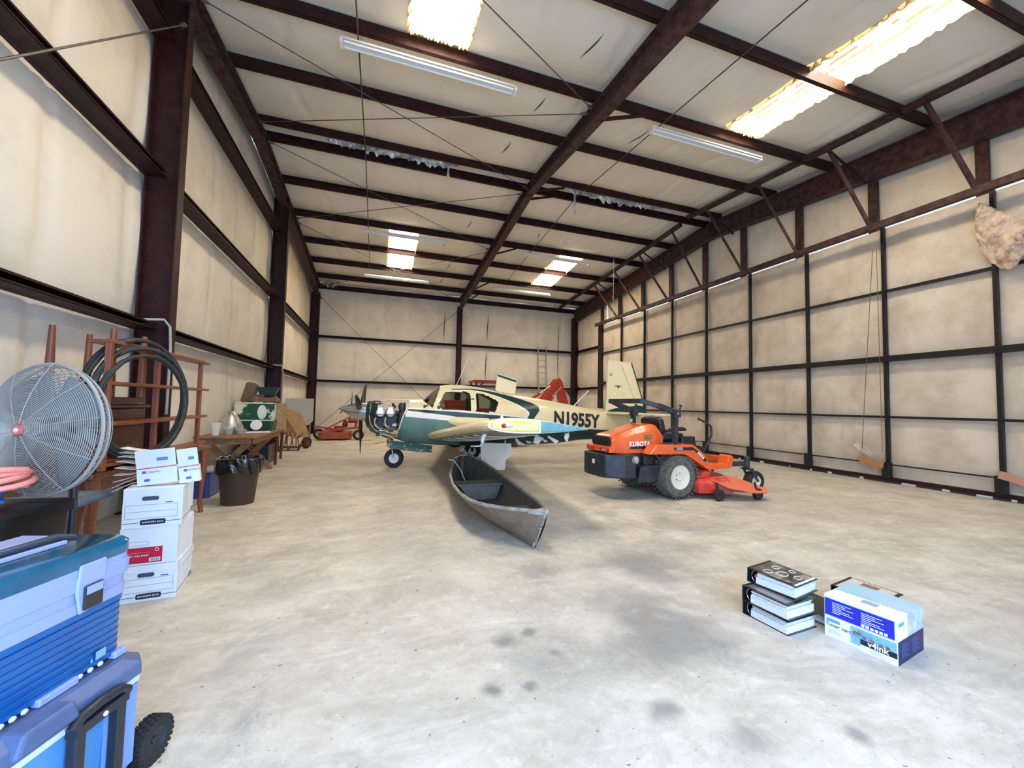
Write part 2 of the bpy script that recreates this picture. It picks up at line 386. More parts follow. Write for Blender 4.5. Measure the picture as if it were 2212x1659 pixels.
# columns
def column(x,y,w,zt,lab,ang=0,dep=.36,mat=steel,dx=1):
    t=thing('steel_column',lab,'column',(x,y,0),0,'maroon steel columns')
    q=B();ibeam(q,(0,0,0),(0,0,zt),dep,w,(1*dx,0,0) if not ang else (0,-1,0));q.build('column_shaft',mat,t,bevel=.003)
    q=B();
    if not ang:q.box((min(-.04,dep*dx+.04*dx),-w/2-.05,0),(max(-.04,dep*dx+.04*dx),w/2+.05,.018))
    else:q.box((-w/2-.05,-dep-.04,0),(w/2+.05,.04,.018))
    q.build('base_plate',mat,t)
    return t
column(-2.86,6.54,.17,PB(6.54)-.02,'large maroon steel column nearest the camera on the left wall')
column(-2.86,13.05,.19,PB(13.05)-.02,'maroon steel column on the left wall behind the green box and work table')
column(-2.86,20.1,.2,PB(20.1)-.3,'maroon corner column where the left wall meets the back wall',dep=.34)
column(3.62,20.32,.22,PB(20.3)-.3,'maroon column in the middle of the back wall under the middle rafter',ang=1,dep=.3)
column(10.0,20.0,.24,PB(20)-.4,'maroon corner column where the back wall meets the right wall',dep=.42,dx=-1)
t=column(9.95,17.05,.26,5.2,'maroon jamb column at the far end of the hangar door',dep=.38,dx=-1)
# girts
def girt(p,q,lab,flip,g):
    b=B();cee(b,p,q,.09,.2,flip);b.bar(Vector(p)+Vector((0,0,-.05)),Vector(q)+Vector((0,0,-.05)),.06,.085)
    tag(b.build('wall_girt',steel),lab,'girt',g)
wn=['lowest','middle','top']
for i,z in enumerate(GZ):
    for a,c,nm in ((YF,6.45,'near'),(6.63,12.95,'central'),(13.15,20.0,'far')):
        if i==2 and nm=='far':continue
        girt((XL+.03,a,z),(XL+.03,c,z),'%s maroon wall girt in the %s bay of the left wall'%(wn[i],nm),1,'left wall girts')
for i,z in enumerate(GZ[:2]):
    for a,c,nm in ((XL+.2,3.5,'left'),(3.74,9.85,'right')):
        girt((a,YB-.03,z),(c,YB-.03,z),'%s maroon girt on the %s half of the back wall'%(['lower','upper'][i],nm),1,'back wall girts')
    girt((XR-.03,20.0,z),(XR-.03,17.2,z),'%s short maroon girt between the right corner column and the door jamb'%['lower','upper'][i],1,'right wall girts')
# bracing rods
def brace(p,q,lab,g,sag=.0):
    p=Vector(p);q=Vector(q);b=B();b.tube([p+(q-p)*t/8-Vector((0,0,sag*math.sin(math.pi*t/8))) for t in range(9)],.009,6)
    d=(q-p).normalized()
    for c,s in ((p,1),(q,-1)): b.lathe([(.006,.0),(.028,.02),(.028,.10),(.012,.16)],c,d*s,8)
    tag(b.build('bracing_rod',rod,smooth=True),lab,'bracing rod',g)
xa,xb=-2.5,3.5;zr=lambda y:PB(y)-.12
brace((xa,6.6,zr(6.6)),(xb,10.2,zr(10.2)),'roof rod from the near left column top to the ridge of the middle rafter','roof bracing rods')
brace((xa,9.7,zr(9.7)),(xb,6.75,zr(6.75)),'roof rod from left of the ridge to the middle rafter above the near fixtures','roof bracing rods')
brace((xa,10.4,zr(10.4)),(xb,14.1,zr(14.1)),'far roof rod falling rightward from the left end of the ridge','roof bracing rods')
brace((xa,13.9,zr(13.9)),(xb,10.5,zr(10.5)),'far roof rod rising rightward to the ridge of the middle rafter','roof bracing rods')
brace((xa,14.1,zr(14.1)),(xb,19.9,zr(19.9)),'farthest roof rod falling rightward to the back wall','roof bracing rods')
brace((xa,19.8,zr(19.8)),(xb,14.3,zr(14.3)),'farthest roof rod crossing above the far left skylight','roof bracing rods')
brace((xb,6.6,zr(6.6)),(xa,3.0,zr(3.0)),'near roof rod ending beside the near left skylight at the middle rafter','roof bracing rods')
brace((-2.53,20.06,5.95),(3.52,20.06,.1),'back wall cross brace rod falling to the right','back wall cross bracing')
brace((3.52,20.03,5.9),(-2.53,20.03,.15),'back wall cross brace rod falling to the left','back wall cross bracing')
_a=at(400,53,0,-2.49);_b=at(-60,140,0,-2.49)
brace(_a,_a+(_b-_a)*((_a.z-.25)/(_a.z-_b.z)),'bracing rod crossing the near bay of the left wall at the top left','left wall bracing')
# ---------------- hangar door ----------------
XD=9.62;DY0,DY1,DZ=1.0,16.88,5.15
dr=bpy.data.objects.new('door_1',None);C.objects.link(dr);dr.location=(XD,9,0);dr['kind']='structure'
vy=[2.22,3.86,5.48,7.09,8.72,10.36,11.97,13.58,15.2]
hz=[(.36,.022,.04),(1.30,.045,.06),(2.46,.11,.12),(3.83,.05,.06)]
bb=B();nu,nv=210,64
def dp(a,c):
    y=DY0+a*(DY1-DY0);z=.1+c*(DZ-.1)
    L=[.05,.36,1.3,2.46,3.83,DZ]
    for lo,hi in zip(L[:-1],L[1:]):
        if lo<=z<=hi+1e-6:t=(z-lo)/(hi-lo);g=hi-lo
    V=[DY0]+vy+[DY1]
    for lo,hi in zip(V[:-1],V[1:]):
        if lo<=y<=hi:s=(y-lo)/(hi-lo)
    d=.05*min(1,g)*math.sin(math.pi*t)**.5*math.sin(math.pi*min(max(s,0),1))**.4
    d*=1-.5*math.exp(-((s-.45)/.03)**2)
    return Vector((XD+.05-d+.012*fbm(y,z),y,z))
bb.grid(nu,nv,dp)
dsk=M('dusty_door_insulation',(.67,.60,.51),.6,col2=(.40,.32,.24),scale=1.1,bump=.15,bscale=4,lo=.42,hi=.78,det=9)
bb.build('door_insulation',dsk,dr,world=True,smooth=True,ang=180)
for y in vy: B().box((XD-.07,y-.028,.25),(XD+.0,y+.028,DZ)).build('door_post',blacks,dr,world=True)
for y in (DY0,DY1-.05): B().box((XD-.07,y,.05),(XD+.03,y+.06,DZ)).build('door_edge_post',blacks,dr,world=True)
for z,h,w in hz: B().box((XD-w,DY0,z-h/2),(XD+.01,DY1,z+h/2)).build('door_rail',blacks,dr,world=True)
bm=B();bm.box((XD-.05,DY0,.045),(XD+.05,DY1,.11));bm.build('bottom_rail',steel,dr,world=True)
# rubber seal lying on the floor with daylight gaps
gaps=[(6.6,6.72),(7.05,7.13),(7.6,7.66),(8.35,8.5),(5.95,6.05),(5.05,5.3),(4.55,4.68),(4.0,4.22),(3.72,3.80),(3.2,3.5),(9.1,9.2)]
gaps=sorted(gaps);y=DY0;q=B()
for a,c in gaps+[(DY1,DY1)]:
    q.box((XD-.02,y,.0),(XD+.02,a,.05));y=c
q.build('floor_seal',M('dusty_rubber_seal',(.06,.045,.04),.8),dr,world=True)
for y in vy: B().box((XD-.14,y-.06,.10),(XD-.02,y+.07,.40)).build('lift_bracket',blacks,dr,world=True,bevel=.006)
# header truss
tr=thing('door_header_truss','rusty brown steel header truss along the top of the hangar door','truss',(9.3,9,5.15))
q=B();q.bar((9.30,.6,5.12),(9.30,16.95,5.12),.09,.13);q.build('bottom_chord',steelg,tr,world=True,bevel=.004)
ny_=[2.34,3.93,5.53,7.12,8.69,10.26,11.87,13.49,15.1,16.46]
for hh,y0,y1,nm in ((1,10.27,.6,'near_top_chord'),(2,10.6,19.85,'far_top_chord')):
    q=B();TZ=lambda y:7.27-.072*abs(y-10.2)-(.07 if hh==2 else 0)
    for dx in (-.035,.035): q.bar((8.8+dx,y0,TZ(y0)),(8.8+dx,y1,TZ(y1)),.05,.11)
    q.build(nm,steelg,tr,world=True,bevel=.003)
tops=[2.8,4.33,6.0,7.75,9.5,11.05,12.9,14.6,16.26]
for yb_,yt in zip(ny_[:1]+ny_[1:],tops):
    q=B();z=7.2-.072*abs(yt-10.2);q.bar((9.29,yb_,5.14),(8.82,yt,z),.075,.06);q.build('diagonal_strut',steelg,tr,world=True,bevel=.003)
for y in (2.4,5.95,9.5,12.6,15.9,18.4):
    q=B();z=7.15-.072*abs(y-10.2);q.bar((8.8,y,z),(9.7,y-.1,z-.55),.035,.035);q.build('kicker_brace',steel,tr,world=True)
for k,(y,z) in enumerate([(at(x,yy,0,9.82).y,0) for x,yy in ((2120,340),(1885,430),(1725,490),(1605,540),(1522,580),(1449,610),(1388,640),(1338,660),(1300,675))]+[(2.45,0)]):
    b=B();b.box((9.80,y-.08,5.10),(9.90,y+.08,PB(y)-.45))
    tag(b.build('header_post',steelg),['first','second','third','fourth','fifth','sixth','seventh','eighth','ninth','nearest'][k]+' maroon post above the hangar door, counted from the right picture edge' if k<9 else 'maroon post above the hangar door beyond the right picture edge','post','posts between door header and rafter')
b=B();b.bar((9.86,.6,5.14),(9.86,17,5.14),.12,.10);b.bar((9.72,.6,5.22),(9.72,17,5.22),.02,.03)
tag(b.build('door_header_beam',steel),'maroon header beam under the posts above the hangar door','beam')

# ================= aircraft =================
HD=R90(-5.09);AP=thing('light_aircraft','cream and dark green low wing light aircraft with engine cowling removed','aircraft',(-.762,9.62,0),0)
A_=Vector((math.cos(HD),math.sin(HD),0));L_=Vector((math.sin(HD),-math.cos(HD),0))
AM=Matrix(((A_[0],L_[0],0,0),(A_[1],L_[1],0,0),(0,0,1,0),(0,0,0,1)))   # (u aft, v toward viewer, z) -> aircraft local
cream=M('cream_aircraft_paint',(.80,.69,.42),.38,col2=(.72,.58,.33),scale=3,coat=.3,lo=.5,hi=.8)
green=M('dark_green_aircraft_paint',(.006,.038,.030),.35,coat=.08,spec=.35)
teal=M('faded_green_aircraft_paint',(.075,.155,.135),.45,col2=(.13,.23,.20),scale=3,stretch=(1,1,.4))
awht=M('white_aircraft_trim',(.83,.82,.76),.35)
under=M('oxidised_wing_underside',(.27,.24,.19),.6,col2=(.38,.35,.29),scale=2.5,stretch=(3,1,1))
tealw=M('chalky_teal_paint',(.12,.27,.27),.5,col2=(.2,.38,.37),scale=9)
alum=M('polished_aluminium',(.62,.61,.60),.28,.9,col2=(.45,.44,.43),scale=3,stretch=(1,1,6))
blk=M('satin_black',(.010,.010,.011),.45)
rub=M('tyre_rubber',(.016,.016,.017),.75,bump=.2)
def mkglass(nm,col,r=.03,f=.12):
    m=bpy.data.materials.new(nm);m.use_nodes=True;nt=m.node_tree;nt.nodes.remove(nt.nodes['Principled BSDF']);o=nt.nodes['Material Output']
    t=nt.nodes.new('ShaderNodeBsdfTransparent');t.inputs[0].default_value=(*col,1);g=nt.nodes.new('ShaderNodeBsdfGlossy');g.inputs['Roughness'].default_value=r
    mx=nt.nodes.new('ShaderNodeMixShader');lw=nt.nodes.new('ShaderNodeLayerWeight');lw.inputs[0].default_value=f*2
    nt.links.new(lw.outputs['Fresnel'],mx.inputs[0]);nt.links.new(t.outputs[0],mx.inputs[1]);nt.links.new(g.outputs[0],mx.inputs[2]);nt.links.new(mx.outputs[0],o.inputs[0]);return m
glass=mkglass('tinted_cabin_glass',(.50,.54,.48))
soot=M('oily_engine_black',(.012,.011,.010),.45,.1,col2=(.05,.04,.03),scale=14)
emet=M('engine_casting_metal',(.42,.40,.37),.35,.8,col2=(.2,.18,.16),scale=12)
_top=[(.58,1.415),(.8,1.445),(1.0,1.462),(1.4,1.472),(1.72,1.487),(1.9,1.65),(2.06,1.79),(2.3,1.825),(2.57,1.822),(3.0,1.769),(3.43,1.674),(3.81,1.62),(4.5,1.53),(5.13,1.43),(6.03,1.276),(6.7,1.235),(7.2,1.20)]
_bot=[(.58,.86),(.7,.78),(.85,.71),(1.12,.636),(1.41,.535),(2.0,.493),(2.6,.469),(3.24,.466),(4.0,.475),(4.8,.512),(5.38,.588),(6.1,.62),(7.2,.72)]
_hw=[(.58,.40),(.75,.46),(1.4,.53),(2.0,.56),(3.0,.56),(3.6,.52),(4.2,.43),(5.2,.30),(6.2,.17),(7.2,.04)]
def itp(T,x):
    xs=[a for a,_ in T];return float(np.interp(x,xs,[b for _,b in T]))
def fsec(u):
    zt,zb,hw=itp(_top,u),itp(_bot,u),itp(_hw,u);cab=itp([(1.6,0),(2.1,1),(3.2,1),(4.2,0)],u)
    n=itp([(.6,2.2),(1.4,2.5),(2,2.7),(4,2.4),(7,2)],u);return zt,zb,hw,cab,n
def tap(z,cab): return 1-.34*cab*min(max((z-1.22)/.60,0),1)**1.2
def fpt(u,t):
    zt,zb,hw,cab,n=fsec(u);zc=zb+(zt-zb)*.46;c,s=math.cos(t),math.sin(t)
    y=hw*math.copysign(abs(c)**(2/n),c);h=(zt-zc) if s>0 else (zc-zb);z=zc+h*math.copysign(abs(s)**(2/n),s)
    return y*tap(z,cab),z
def fv(u,z):
    zt,zb,hw,cab,n=fsec(u);zc=zb+(zt-zb)*.46;h=(zt-zc) if z>zc else (zc-zb);s=min(abs(z-zc)/h,.999)
    return hw*(1-s**n)**(1/n)*tap(z,cab)
def inp(p,poly):
    x,y=p;r=False;j=len(poly)-1
    for i in range(len(poly)):
        xi,yi=poly[i];xj,yj=poly[j]
        if (yi>y)!=(yj>y) and x<(xj-xi)*(y-yi)/(yj-yi)+xi:r=not r
        j=i
    return r
W1=[(1.985,1.315),(2.15,1.62),(2.19,1.655),(2.61,1.665),(2.68,1.64),(2.70,1.59),(2.70,1.26),(2.68,1.245),(2.0,1.285)]
W2=[(2.815,1.245),(2.82,1.62),(2.86,1.635),(3.02,1.61),(3.17,1.55),(3.30,1.47),(3.315,1.43),(3.225,1.235),(3.2,1.225),(2.83,1.23)]
WS=[(1.70,1.472),(1.745,2.1),(2.06,2.1),(2.055,1.74),(1.895,1.30),(1.76,1.40)]
BAND=[(1.40,1.272),(2.53,1.218),(3.9,1.11),(4.05,1.10),(4.0,.9),(3.3,.93),(3.1,1.00),(2.3,1.135),(1.40,1.235)]
WTOP=[(1.38,1.30),(2.53,1.246),(3.98,1.135),(3.9,1.10),(2.53,1.21),(1.38,1.27)]
WBOT=[(1.36,1.24),(2.3,1.14),(3.1,1.01),(3.1,.99),(2.3,1.07),(1.36,1.125)]
SASH=[(2.3,1.72),(2.73,1.735),(3.02,1.71),(3.31,1.665),(3.75,1.56),(4.11,1.445),(4.25,1.38),(4.285,1.32),(4.25,1.27),(4.14,1.18),(4.10,1.10),(3.95,1.10),(4.02,1.19),(4.02,1.235),(3.955,1.30),(3.79,1.395),(3.57,1.49),(3.31,1.59),(3.02,1.67),(2.73,1.715),(2.3,1.705)]
SASHW=[(2.3,1.70),(3.02,1.667),(3.31,1.585),(3.57,1.483),(3.79,1.388),(3.95,1.29),(4.0,1.23),(4.0,1.15),(3.97,1.15),(3.93,1.27),(3.77,1.365),(3.55,1.46),(3.3,1.565),(3.02,1.648),(2.3,1.68)]
BAY=[(.70,1.405),(1.0,1.447),(1.43,1.455),(1.40,1.30),(1.30,1.05),(1.20,.70),(1.1,.68),(.92,.74),(.78,.82),(.70,.92),(.665,1.05),(.655,1.30)]
NOSE=[(.5,0),(.70,0),(.70,1.40),(.5,1.6)]
def fcol(u,z,v):
    if u<1.2+.235*(z-.69)/.76: return 0 if z>1.43 else 1
    if 1.2<u<4.2 and z<itp([(1.38,1.16),(2.3,1.08),(3.1,1.0),(4.3,.9)],u): return 2 if u<2.5 or z>.7 and u<2.7 else 1
    if u>=4.2 and z<itp([(4.2,.92),(4.6,.90),(5.4,.86),(6.6,.81),(7.2,.80)],u):return 1
    return 0
bb=B();us=np.concatenate([np.arange(.58,4.4,.017),np.arange(4.4,7.21,.03)]);NT=128
Pt=[[Vector((u,)+fpt(u,2*math.pi*k/NT)) for k in range(NT)] for u in us]
vs=[p for r in Pt for p in r];gb=B();fs=[];ms=[];gfs=[]
for i in range(len(us)-1):
    for k in range(NT):
        a,b_,c,d=i*NT+k,i*NT+(k+1)%NT,(i+1)*NT+(k+1)%NT,(i+1)*NT+k
        m=(vs[a]+vs[b_]+vs[c]+vs[d])/4;u,v,z=m
        if inp((u,z),BAY) and abs(v)>.10: continue
        if inp((u,z),W1) or inp((u,z),W2) or inp((u,z),WS) and z>1.29: gfs.append([a,b_,c,d]);continue
        fs.append([a,b_,c,d]);ms.append(fcol(u,z,v))
TA=lambda V:[AM@v for v in V]
bb.add(TA(vs),fs);bb.m=ms
bb.add(TA([Vector((7.2,)+fpt(7.2,2*math.pi*k/NT)) for k in range(NT)]),[list(range(NT))])
fus=bb.build('fuselage',[cream,green,teal,awht],AP,smooth=True,ang=50,solid=.01);fus['label']='cream and green fuselage';fus.modifiers['t'].offset=-1
def stripe(nm,lo,up,mat,off=.002,n=60,m=6,sides=(1,-1)):
    "painted stripe between two curves given as matching (u,z) lists"
    q=B()
    for sg in sides:
        def f(a,c):
            i=a*(len(lo)-1);k=min(int(i),len(lo)-2);t=i-k
            u=(lo[k][0]*(1-t)+lo[k+1][0]*t)*(1-c)+(up[k][0]*(1-t)+up[k+1][0]*t)*c
            z=(lo[k][1]*(1-t)+lo[k+1][1]*t)*(1-c)+(up[k][1]*(1-t)+up[k+1][1]*t)*c
            return AM@Vector((u,sg*(fv(u,z)+off),z))
        q.grid(n,m,f)
    return q.build(nm,mat,fus,smooth=True,ang=180)
stripe('belt_stripe',[(1.40,1.238),(2.3,1.14),(3.1,1.01),(4.02,.93)],[(1.42,1.272),(2.4,1.226),(3.2,1.17),(4.02,1.10)],green,m=12)
stripe('upper_trim',[(1.42,1.272),(2.4,1.226),(3.2,1.17),(3.96,1.105)],[(1.42,1.300),(2.4,1.252),(3.2,1.195),(3.96,1.13)],awht)
stripe('lower_trim',[(1.36,1.115),(2.2,1.045),(3.1,.99)],[(1.40,1.238),(2.3,1.14),(3.1,1.01)],awht,m=10)
stripe('roof_sash',[(2.3,1.70),(2.73,1.712),(3.02,1.667),(3.31,1.587),(3.57,1.487),(3.79,1.392),(3.955,1.298),(4.02,1.235),(4.02,1.19),(3.96,1.09)],[(2.3,1.72),(2.73,1.735),(3.02,1.712),(3.31,1.667),(3.6,1.60),(3.85,1.53),(4.11,1.445),(4.26,1.37),(4.27,1.28),(4.12,1.09)],green,n=110,m=10)
stripe('sash_trim',[(2.3,1.68),(2.73,1.69),(3.02,1.645),(3.31,1.565),(3.57,1.465),(3.77,1.37),(3.93,1.275),(3.985,1.22),(3.985,1.17),(3.92,1.09)],[(2.3,1.70),(2.73,1.712),(3.02,1.667),(3.31,1.587),(3.57,1.487),(3.79,1.392),(3.955,1.298),(4.02,1.235),(4.02,1.19),(3.96,1.09)],awht,n=110,m=4)
stripe('belly_stripe',[(4.0,.80),(4.6,.80),(5.4,.76),(6.6,.72),(7.18,.75)],[(4.0,.935),(4.6,.905),(5.4,.865),(6.6,.815),(7.18,.80)],green)
g=B();g.add(TA([Vector((v[0],v[1]*.99,v[2])) for v in vs]),gfs);g.build('cabin_glass',glass,AP,smooth=True,ang=180)
# interior
b=B();b.box((1.75,-.42,.72),(3.5,.42,.76),AM);b.build('cabin_floor',blk,AP)
for v in (-.24,.24):
    s=B();s.rbox((2.35,v-.2,.95),(2.75,v+.2,1.08),.04,3,AM);s.rbox((2.68,v-.2,1.0),(2.80,v+.2,1.52),.04,3,AM@Matrix.Rotation(.0,4,'Y'));s.build('cabin_seat',M('olive_seat_vinyl',(.07,.085,.06),.6),AP,bevel=.01)
b=B();b.box((1.72,-.48,1.15),(1.92,.48,1.36),AM);b.build('instrument_panel',blk,AP,bevel=.01)
# spinner and propeller
sp=B();prof=[(.001,-.01),(.04,.06),(.085,.14),(.14,.26),(.176,.38),(.188,.46),(.188,.60)]
CZ=1.195
sp.lathe([(r,h) for r,h in prof],(0,0,CZ+.06),(1,0,-.13),40);spo=B();spo.v=TA([Vector(v) for v in sp.v]);spo.f=sp.f;spo.m=sp.m
spn=spo.build('spinner',alum,AP,smooth=True)
r_=B();r_.lathe([(.190,.575),(.194,.60),(.187,.62)],(0,0,CZ+.06),(1,0,-.13),40);q=B();q.v=TA([Vector(v) for v in r_.v]);q.f=r_.f;q.m=r_.m;q.build('spinner_rim',emet,spn,smooth=True)
for ang in (20,140,262):
    a=R90(ang);rad=Vector((0,math.cos(a),math.sin(a)));tan=Vector((0,-math.sin(a),math.cos(a)));fx=Vector((1,0,0))
    q=B();secs=[(.10,.030,.030,60),(.17,.032,.028,55),(.24,.055,.022,45),(.36,.072,.014,35),(.5,.075,.010,27),(.66,.068,.008,22),(.8,.055,.006,18),(.9,.038,.004,16),(.945,.012,.002,15)]
    N=14;V=[]
    for rr,cw,th,tw in secs:
        tw=R90(tw);cd_=tan*math.cos(tw)+fx*math.sin(tw);td=fx*math.cos(tw)-tan*math.sin(tw)
        for k in range(N):
            t=2*math.pi*k/N;V.append(AM@(Vector((.44,0,CZ))+rad*rr+cd_*cw*math.cos(t)+td*th*math.sin(t)))
    q.add(V,[[s*N+k,s*N+(k+1)%N,(s+1)*N+(k+1)%N,(s+1)*N+k] for s in range(len(secs)-1) for k in range(N)]+[list(range(N)),[(len(secs)-1)*N+k for k in range(N)]])
    bl=q.build('propeller_blade',M('weathered_blade_black',(.012,.010,.010),.5,0),AP,smooth=True)
    q=B();c=AM@(Vector((.44,0,CZ))+rad*.13);q.lathe([(.045,0),(.045,.045),(.03,.05)],c,AM@rad,16);q.build('blade_root',blk,bl,smooth=True)
# engine
en=B();en.box((.70,-.22,.86),(1.22,.22,1.22),AM);en.box((.62,-.12,1.0),(.74,.12,1.28),AM);en.box((1.22,-.3,.75),(1.34,.3,1.4),AM)
eo=en.build('engine_block',soot,AP,bevel=.02)
for u in (.86,1.06):
    q=B()
    for k in range(11): q.lathe([(.085,0),(.085,.008)],AM@Vector((u,.20+.015*k,1.19)),AM@Vector((0,1,0)),20)
    q.lathe([(.07,0),(.07,.17)],AM@Vector((u,.20,1.19)),AM@Vector((0,1,0)),20);q.build('cylinder_fins',emet,eo,smooth=True)
    q=B();q.prism([(1.13,-.0),(1.13,0)][:0] or [(-.062,-.085),(.062,-.085),(.088,-.05),(.045,.075),(-.045,.075),(-.088,-.05)],1,.37,.43,AM@Matrix.Translation((u,0,1.235))@Matrix(((0,0,1,0),(0,1,0,0),(1,0,0,0),(0,0,0,1))) if 0 else AM@Matrix.Translation((u,0,1.235))@Matrix(((0,0,1,0),(0,1,0,0),(1,0,0,0),(0,0,0,1)))) if 0 else None
    pts=[(-.088,-.06),(-.06,-.09),(.06,-.09),(.088,-.06),(.05,.085),(-.05,.085)]
    V=[AM@Vector((u+x*sc,vv,1.225+y*sc)) for vv,sc in ((.36,1.0),(.40,1.0),(.43,.72)) for x,y in pts];n=6
    q=B();q.add(V,[[s*n+k,s*n+(k+1)%n,(s+1)*n+(k+1)%n,(s+1)*n+k] for s in (0,1) for k in range(n)]+[list(range(n)),[12+k for k in range(n)]]);q.build('rocker_cover',M('bright_cast_cover',(.85,.85,.86),.3,.3),eo,bevel=.004)
    q=B();q.tube([AM@Vector(p) for p in ((u-.08,.30,1.10),(u-.11,.36,1.02),(u-.10,.38,.93),(u-.03,.37,.87),(u+.06,.33,.85),(u+.2,.26,.84))],.028,10);q.build('exhaust_pipe',emet,eo,smooth=True)
rg=random.Random(5)
for k in range(16):
    u=rg.uniform(.74,1.28);z=rg.uniform(.80,1.38);v=rg.uniform(.2,.38)
    if 1.12<z and u<1.16 and v>.25:v=.2
    P_=[Vector((u,v,z))]
    for s in range(4):P_.append(P_[-1]+Vector((rg.uniform(-.08,.08),rg.uniform(-.06,.04),rg.uniform(-.1,.1))))
    P_=[Vector((min(max(p[0],.72),1.28),min(max(p[1],.05),.42),min(max(p[2],.8),1.38))) for p in P_]
    q=B();q.tube([AM@p for p in P_],rg.choice((.009,.013,.018)),8);q.build('engine_hose',[soot,emet,M('rust_orange_hose',(.30,.09,.05),.5),blk][k%4],eo,smooth=True)
for k in range(10):
    u=rg.uniform(.76,1.2);z=rg.uniform(.72,.95);q=B();w_=rg.uniform(.02,.05);q.box((u-w_,.16,z-w_*.7),(u+w_,.16+rg.uniform(.08,.2),z+w_*.7),AM);q.build('engine_accessory',[emet,soot,alum][k%3],eo,bevel=.008)
q=B();q.add([AM@Vector(p) for p in ((.68,.30,1.38),(.80,.33,1.38),(.80,.33,.98),(.70,.33,.90),(.67,.30,1.0))],[[0,1,2,3,4]]);q.build('engine_baffle',M('dusty_dark_baffle',(.018,.024,.02),.6),eo,solid=.01)
q=B()
ring=[(.66,1.36),(.655,1.1),(.68,.95),(.76,.83),(.9,.745),(1.1,.685),(1.2,.70)]
q.tube([AM@Vector((u,fv(u,z)+.004,z)) for u,z in ring],.014,8);q.build('cowl_rim',M('bare_cowl_edge',(.55,.55,.50),.35,.7),AP,smooth=True)
q=B();fw=[(1.19,.69),(1.25,.88),(1.31,1.1),(1.38,1.28),(1.425,1.44)]
q.tube([AM@Vector((u,fv(u,z)+.003,z)) for u,z in fw],.012,8);q.build('firewall_edge',awht,AP,smooth=True)
q=B();q.add([AM@Vector((1.34+.1*(z-1.05)/.4,v,z)) for v,z in [fpt(1.36,2*math.pi*k/40) for k in range(40)]],[list(range(40))]);q.build('firewall',emet,AP)
# cowl flap hanging below
q=B();q.add([AM@Vector(p) for p in ((1.07,.20,.60),(1.93,.24,.49),(1.92,.30,.355),(1.70,.30,.36),(1.08,.26,.43))],[[0,1,2,3,4]])
q.build('hanging_cowl_flap',M('chipped_green_paint',(.035,.10,.085),.5,col2=(.45,.47,.40),scale=7,lo=.56,hi=.62,stretch=(1,1,3)),AP,solid=.012)
# side blister at the wing root
q=B()
def bl(a,c):
    u=2.22+.87*a;z=.93+.20*c;e=min(1,(a/.25))**.5 if a<.25 else 1
    d=.05*e*math.sin(math.pi*min(max(c,.0),1))**.6 if 0<c<1 else 0
    zz=1.03+(z-1.03)*e-.03*a;return AM@Vector((u,fv(u,zz)+d+.004,zz))
q.grid(24,12,bl);q.build('wing_root_blister',cream,AP,smooth=True,ang=180)
# wing
def airfoil(c,t,n=18):
    P=[]
    for k in range(n+1):
        x=(1-math.cos(math.pi*k/n))/2;y=5*t*(.2969*x**.5-.126*x-.3516*x*x+.2843*x**3-.1015*x**4);P.append((x*c,y*c))
    for k in range(n-1,0,-1):
        x=(1-math.cos(math.pi*k/n))/2;y=5*t*(.2969*x**.5-.126*x-.3516*x*x+.2843*x**3-.1015*x**4);P.append((x*c,-y*c*.75))
    return P
def wing(sgn,nm,lab):
    st=[(.3,1.80,1.78,.70,.15),(1.2,1.90,1.66,.80,.15),(2.4,2.0,1.5,.915,.15),(3.8,2.14,1.32,1.055,.158),(4.9,2.235,1.20,1.155,.165),(5.22,2.27,1.14,1.178,.168),(5.30,2.30,1.09,1.182,.16)]
    q=B();V=[];n=0
    for v,u0,c,z,t in st:
        af=airfoil(c,t);n=len(af)
        for x,y in af:V.append(AM@Vector((u0+x,sgn*v,z+y-.030*x)))
    fs=[];ms=[]
    for s in range(len(st)-1):
        for k in range(n):
            fs.append([s*n+k,s*n+(k+1)%n,(s+1)*n+(k+1)%n,(s+1)*n+k]);up=k<18
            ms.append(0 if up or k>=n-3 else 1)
    fs.append([(len(st)-1)*n+k for k in range(n)]);ms.append(2)
    q.add(V,fs);q.m=ms
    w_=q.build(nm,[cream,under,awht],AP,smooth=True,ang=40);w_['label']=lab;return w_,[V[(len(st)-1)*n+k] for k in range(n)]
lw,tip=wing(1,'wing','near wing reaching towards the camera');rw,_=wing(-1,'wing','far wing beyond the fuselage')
# painted tip cap: cream with yellow panel ahead, chalky teal behind
def tippt(u,f,off=.006):
    c=1.09;x=(u-2.30)/c;x=min(max(x,0.001),1);y=5*.16*(.2969*x**.5-.126*x-.3516*x*x+.2843*x**3-.1015*x**4)*c
    z=1.182-.03*(u-2.3)+ (y*f if f>0 else y*.75*f);return AM@Vector((u,5.30+off,z))
def tippanel(nm,u0,u1,f,mat,parent,off=.006):
    q=B();q.grid(24,4,lambda a,c:tippt(u0+(u1-u0)*a,-f+2*f*c,off));return q.build(nm,mat,parent,smooth=True,ang=180,solid=.002)
tippanel('teal_tip_panel',2.86,3.39,.93,tealw,lw)
tippanel('yellow_tip_panel',2.33,2.84,.78,M('faded_yellow_panel',(.82,.60,.12),.5,col2=(.86,.74,.34),scale=5),lw,.006)
text('tip_lettering','SUPER 21',awht,.065,lw,frame(AM@Vector((2.70,5.312,1.175)),AM@Vector((1,0,-.03)),(0,0,1)),.001,bold=.0012,sx=.72)
q=B();q.v=[];q.ellip((0,0,0),(.065,.035,.022),20,10,AM@Matrix.Translation((2.50,5.31,1.185)));q.build('tip_light_fairing',M('grey_fairing',(.6,.6,.66),.3),lw,smooth=True)
q=B();q.ellip((0,0,0),(.026,.03,.024),16,10,AM@Matrix.Translation((2.46,5.325,1.185)));q.build('tip_navigation_light',M('ruby_lens',(.35,.01,.015),.08,coat=1),lw,smooth=True)
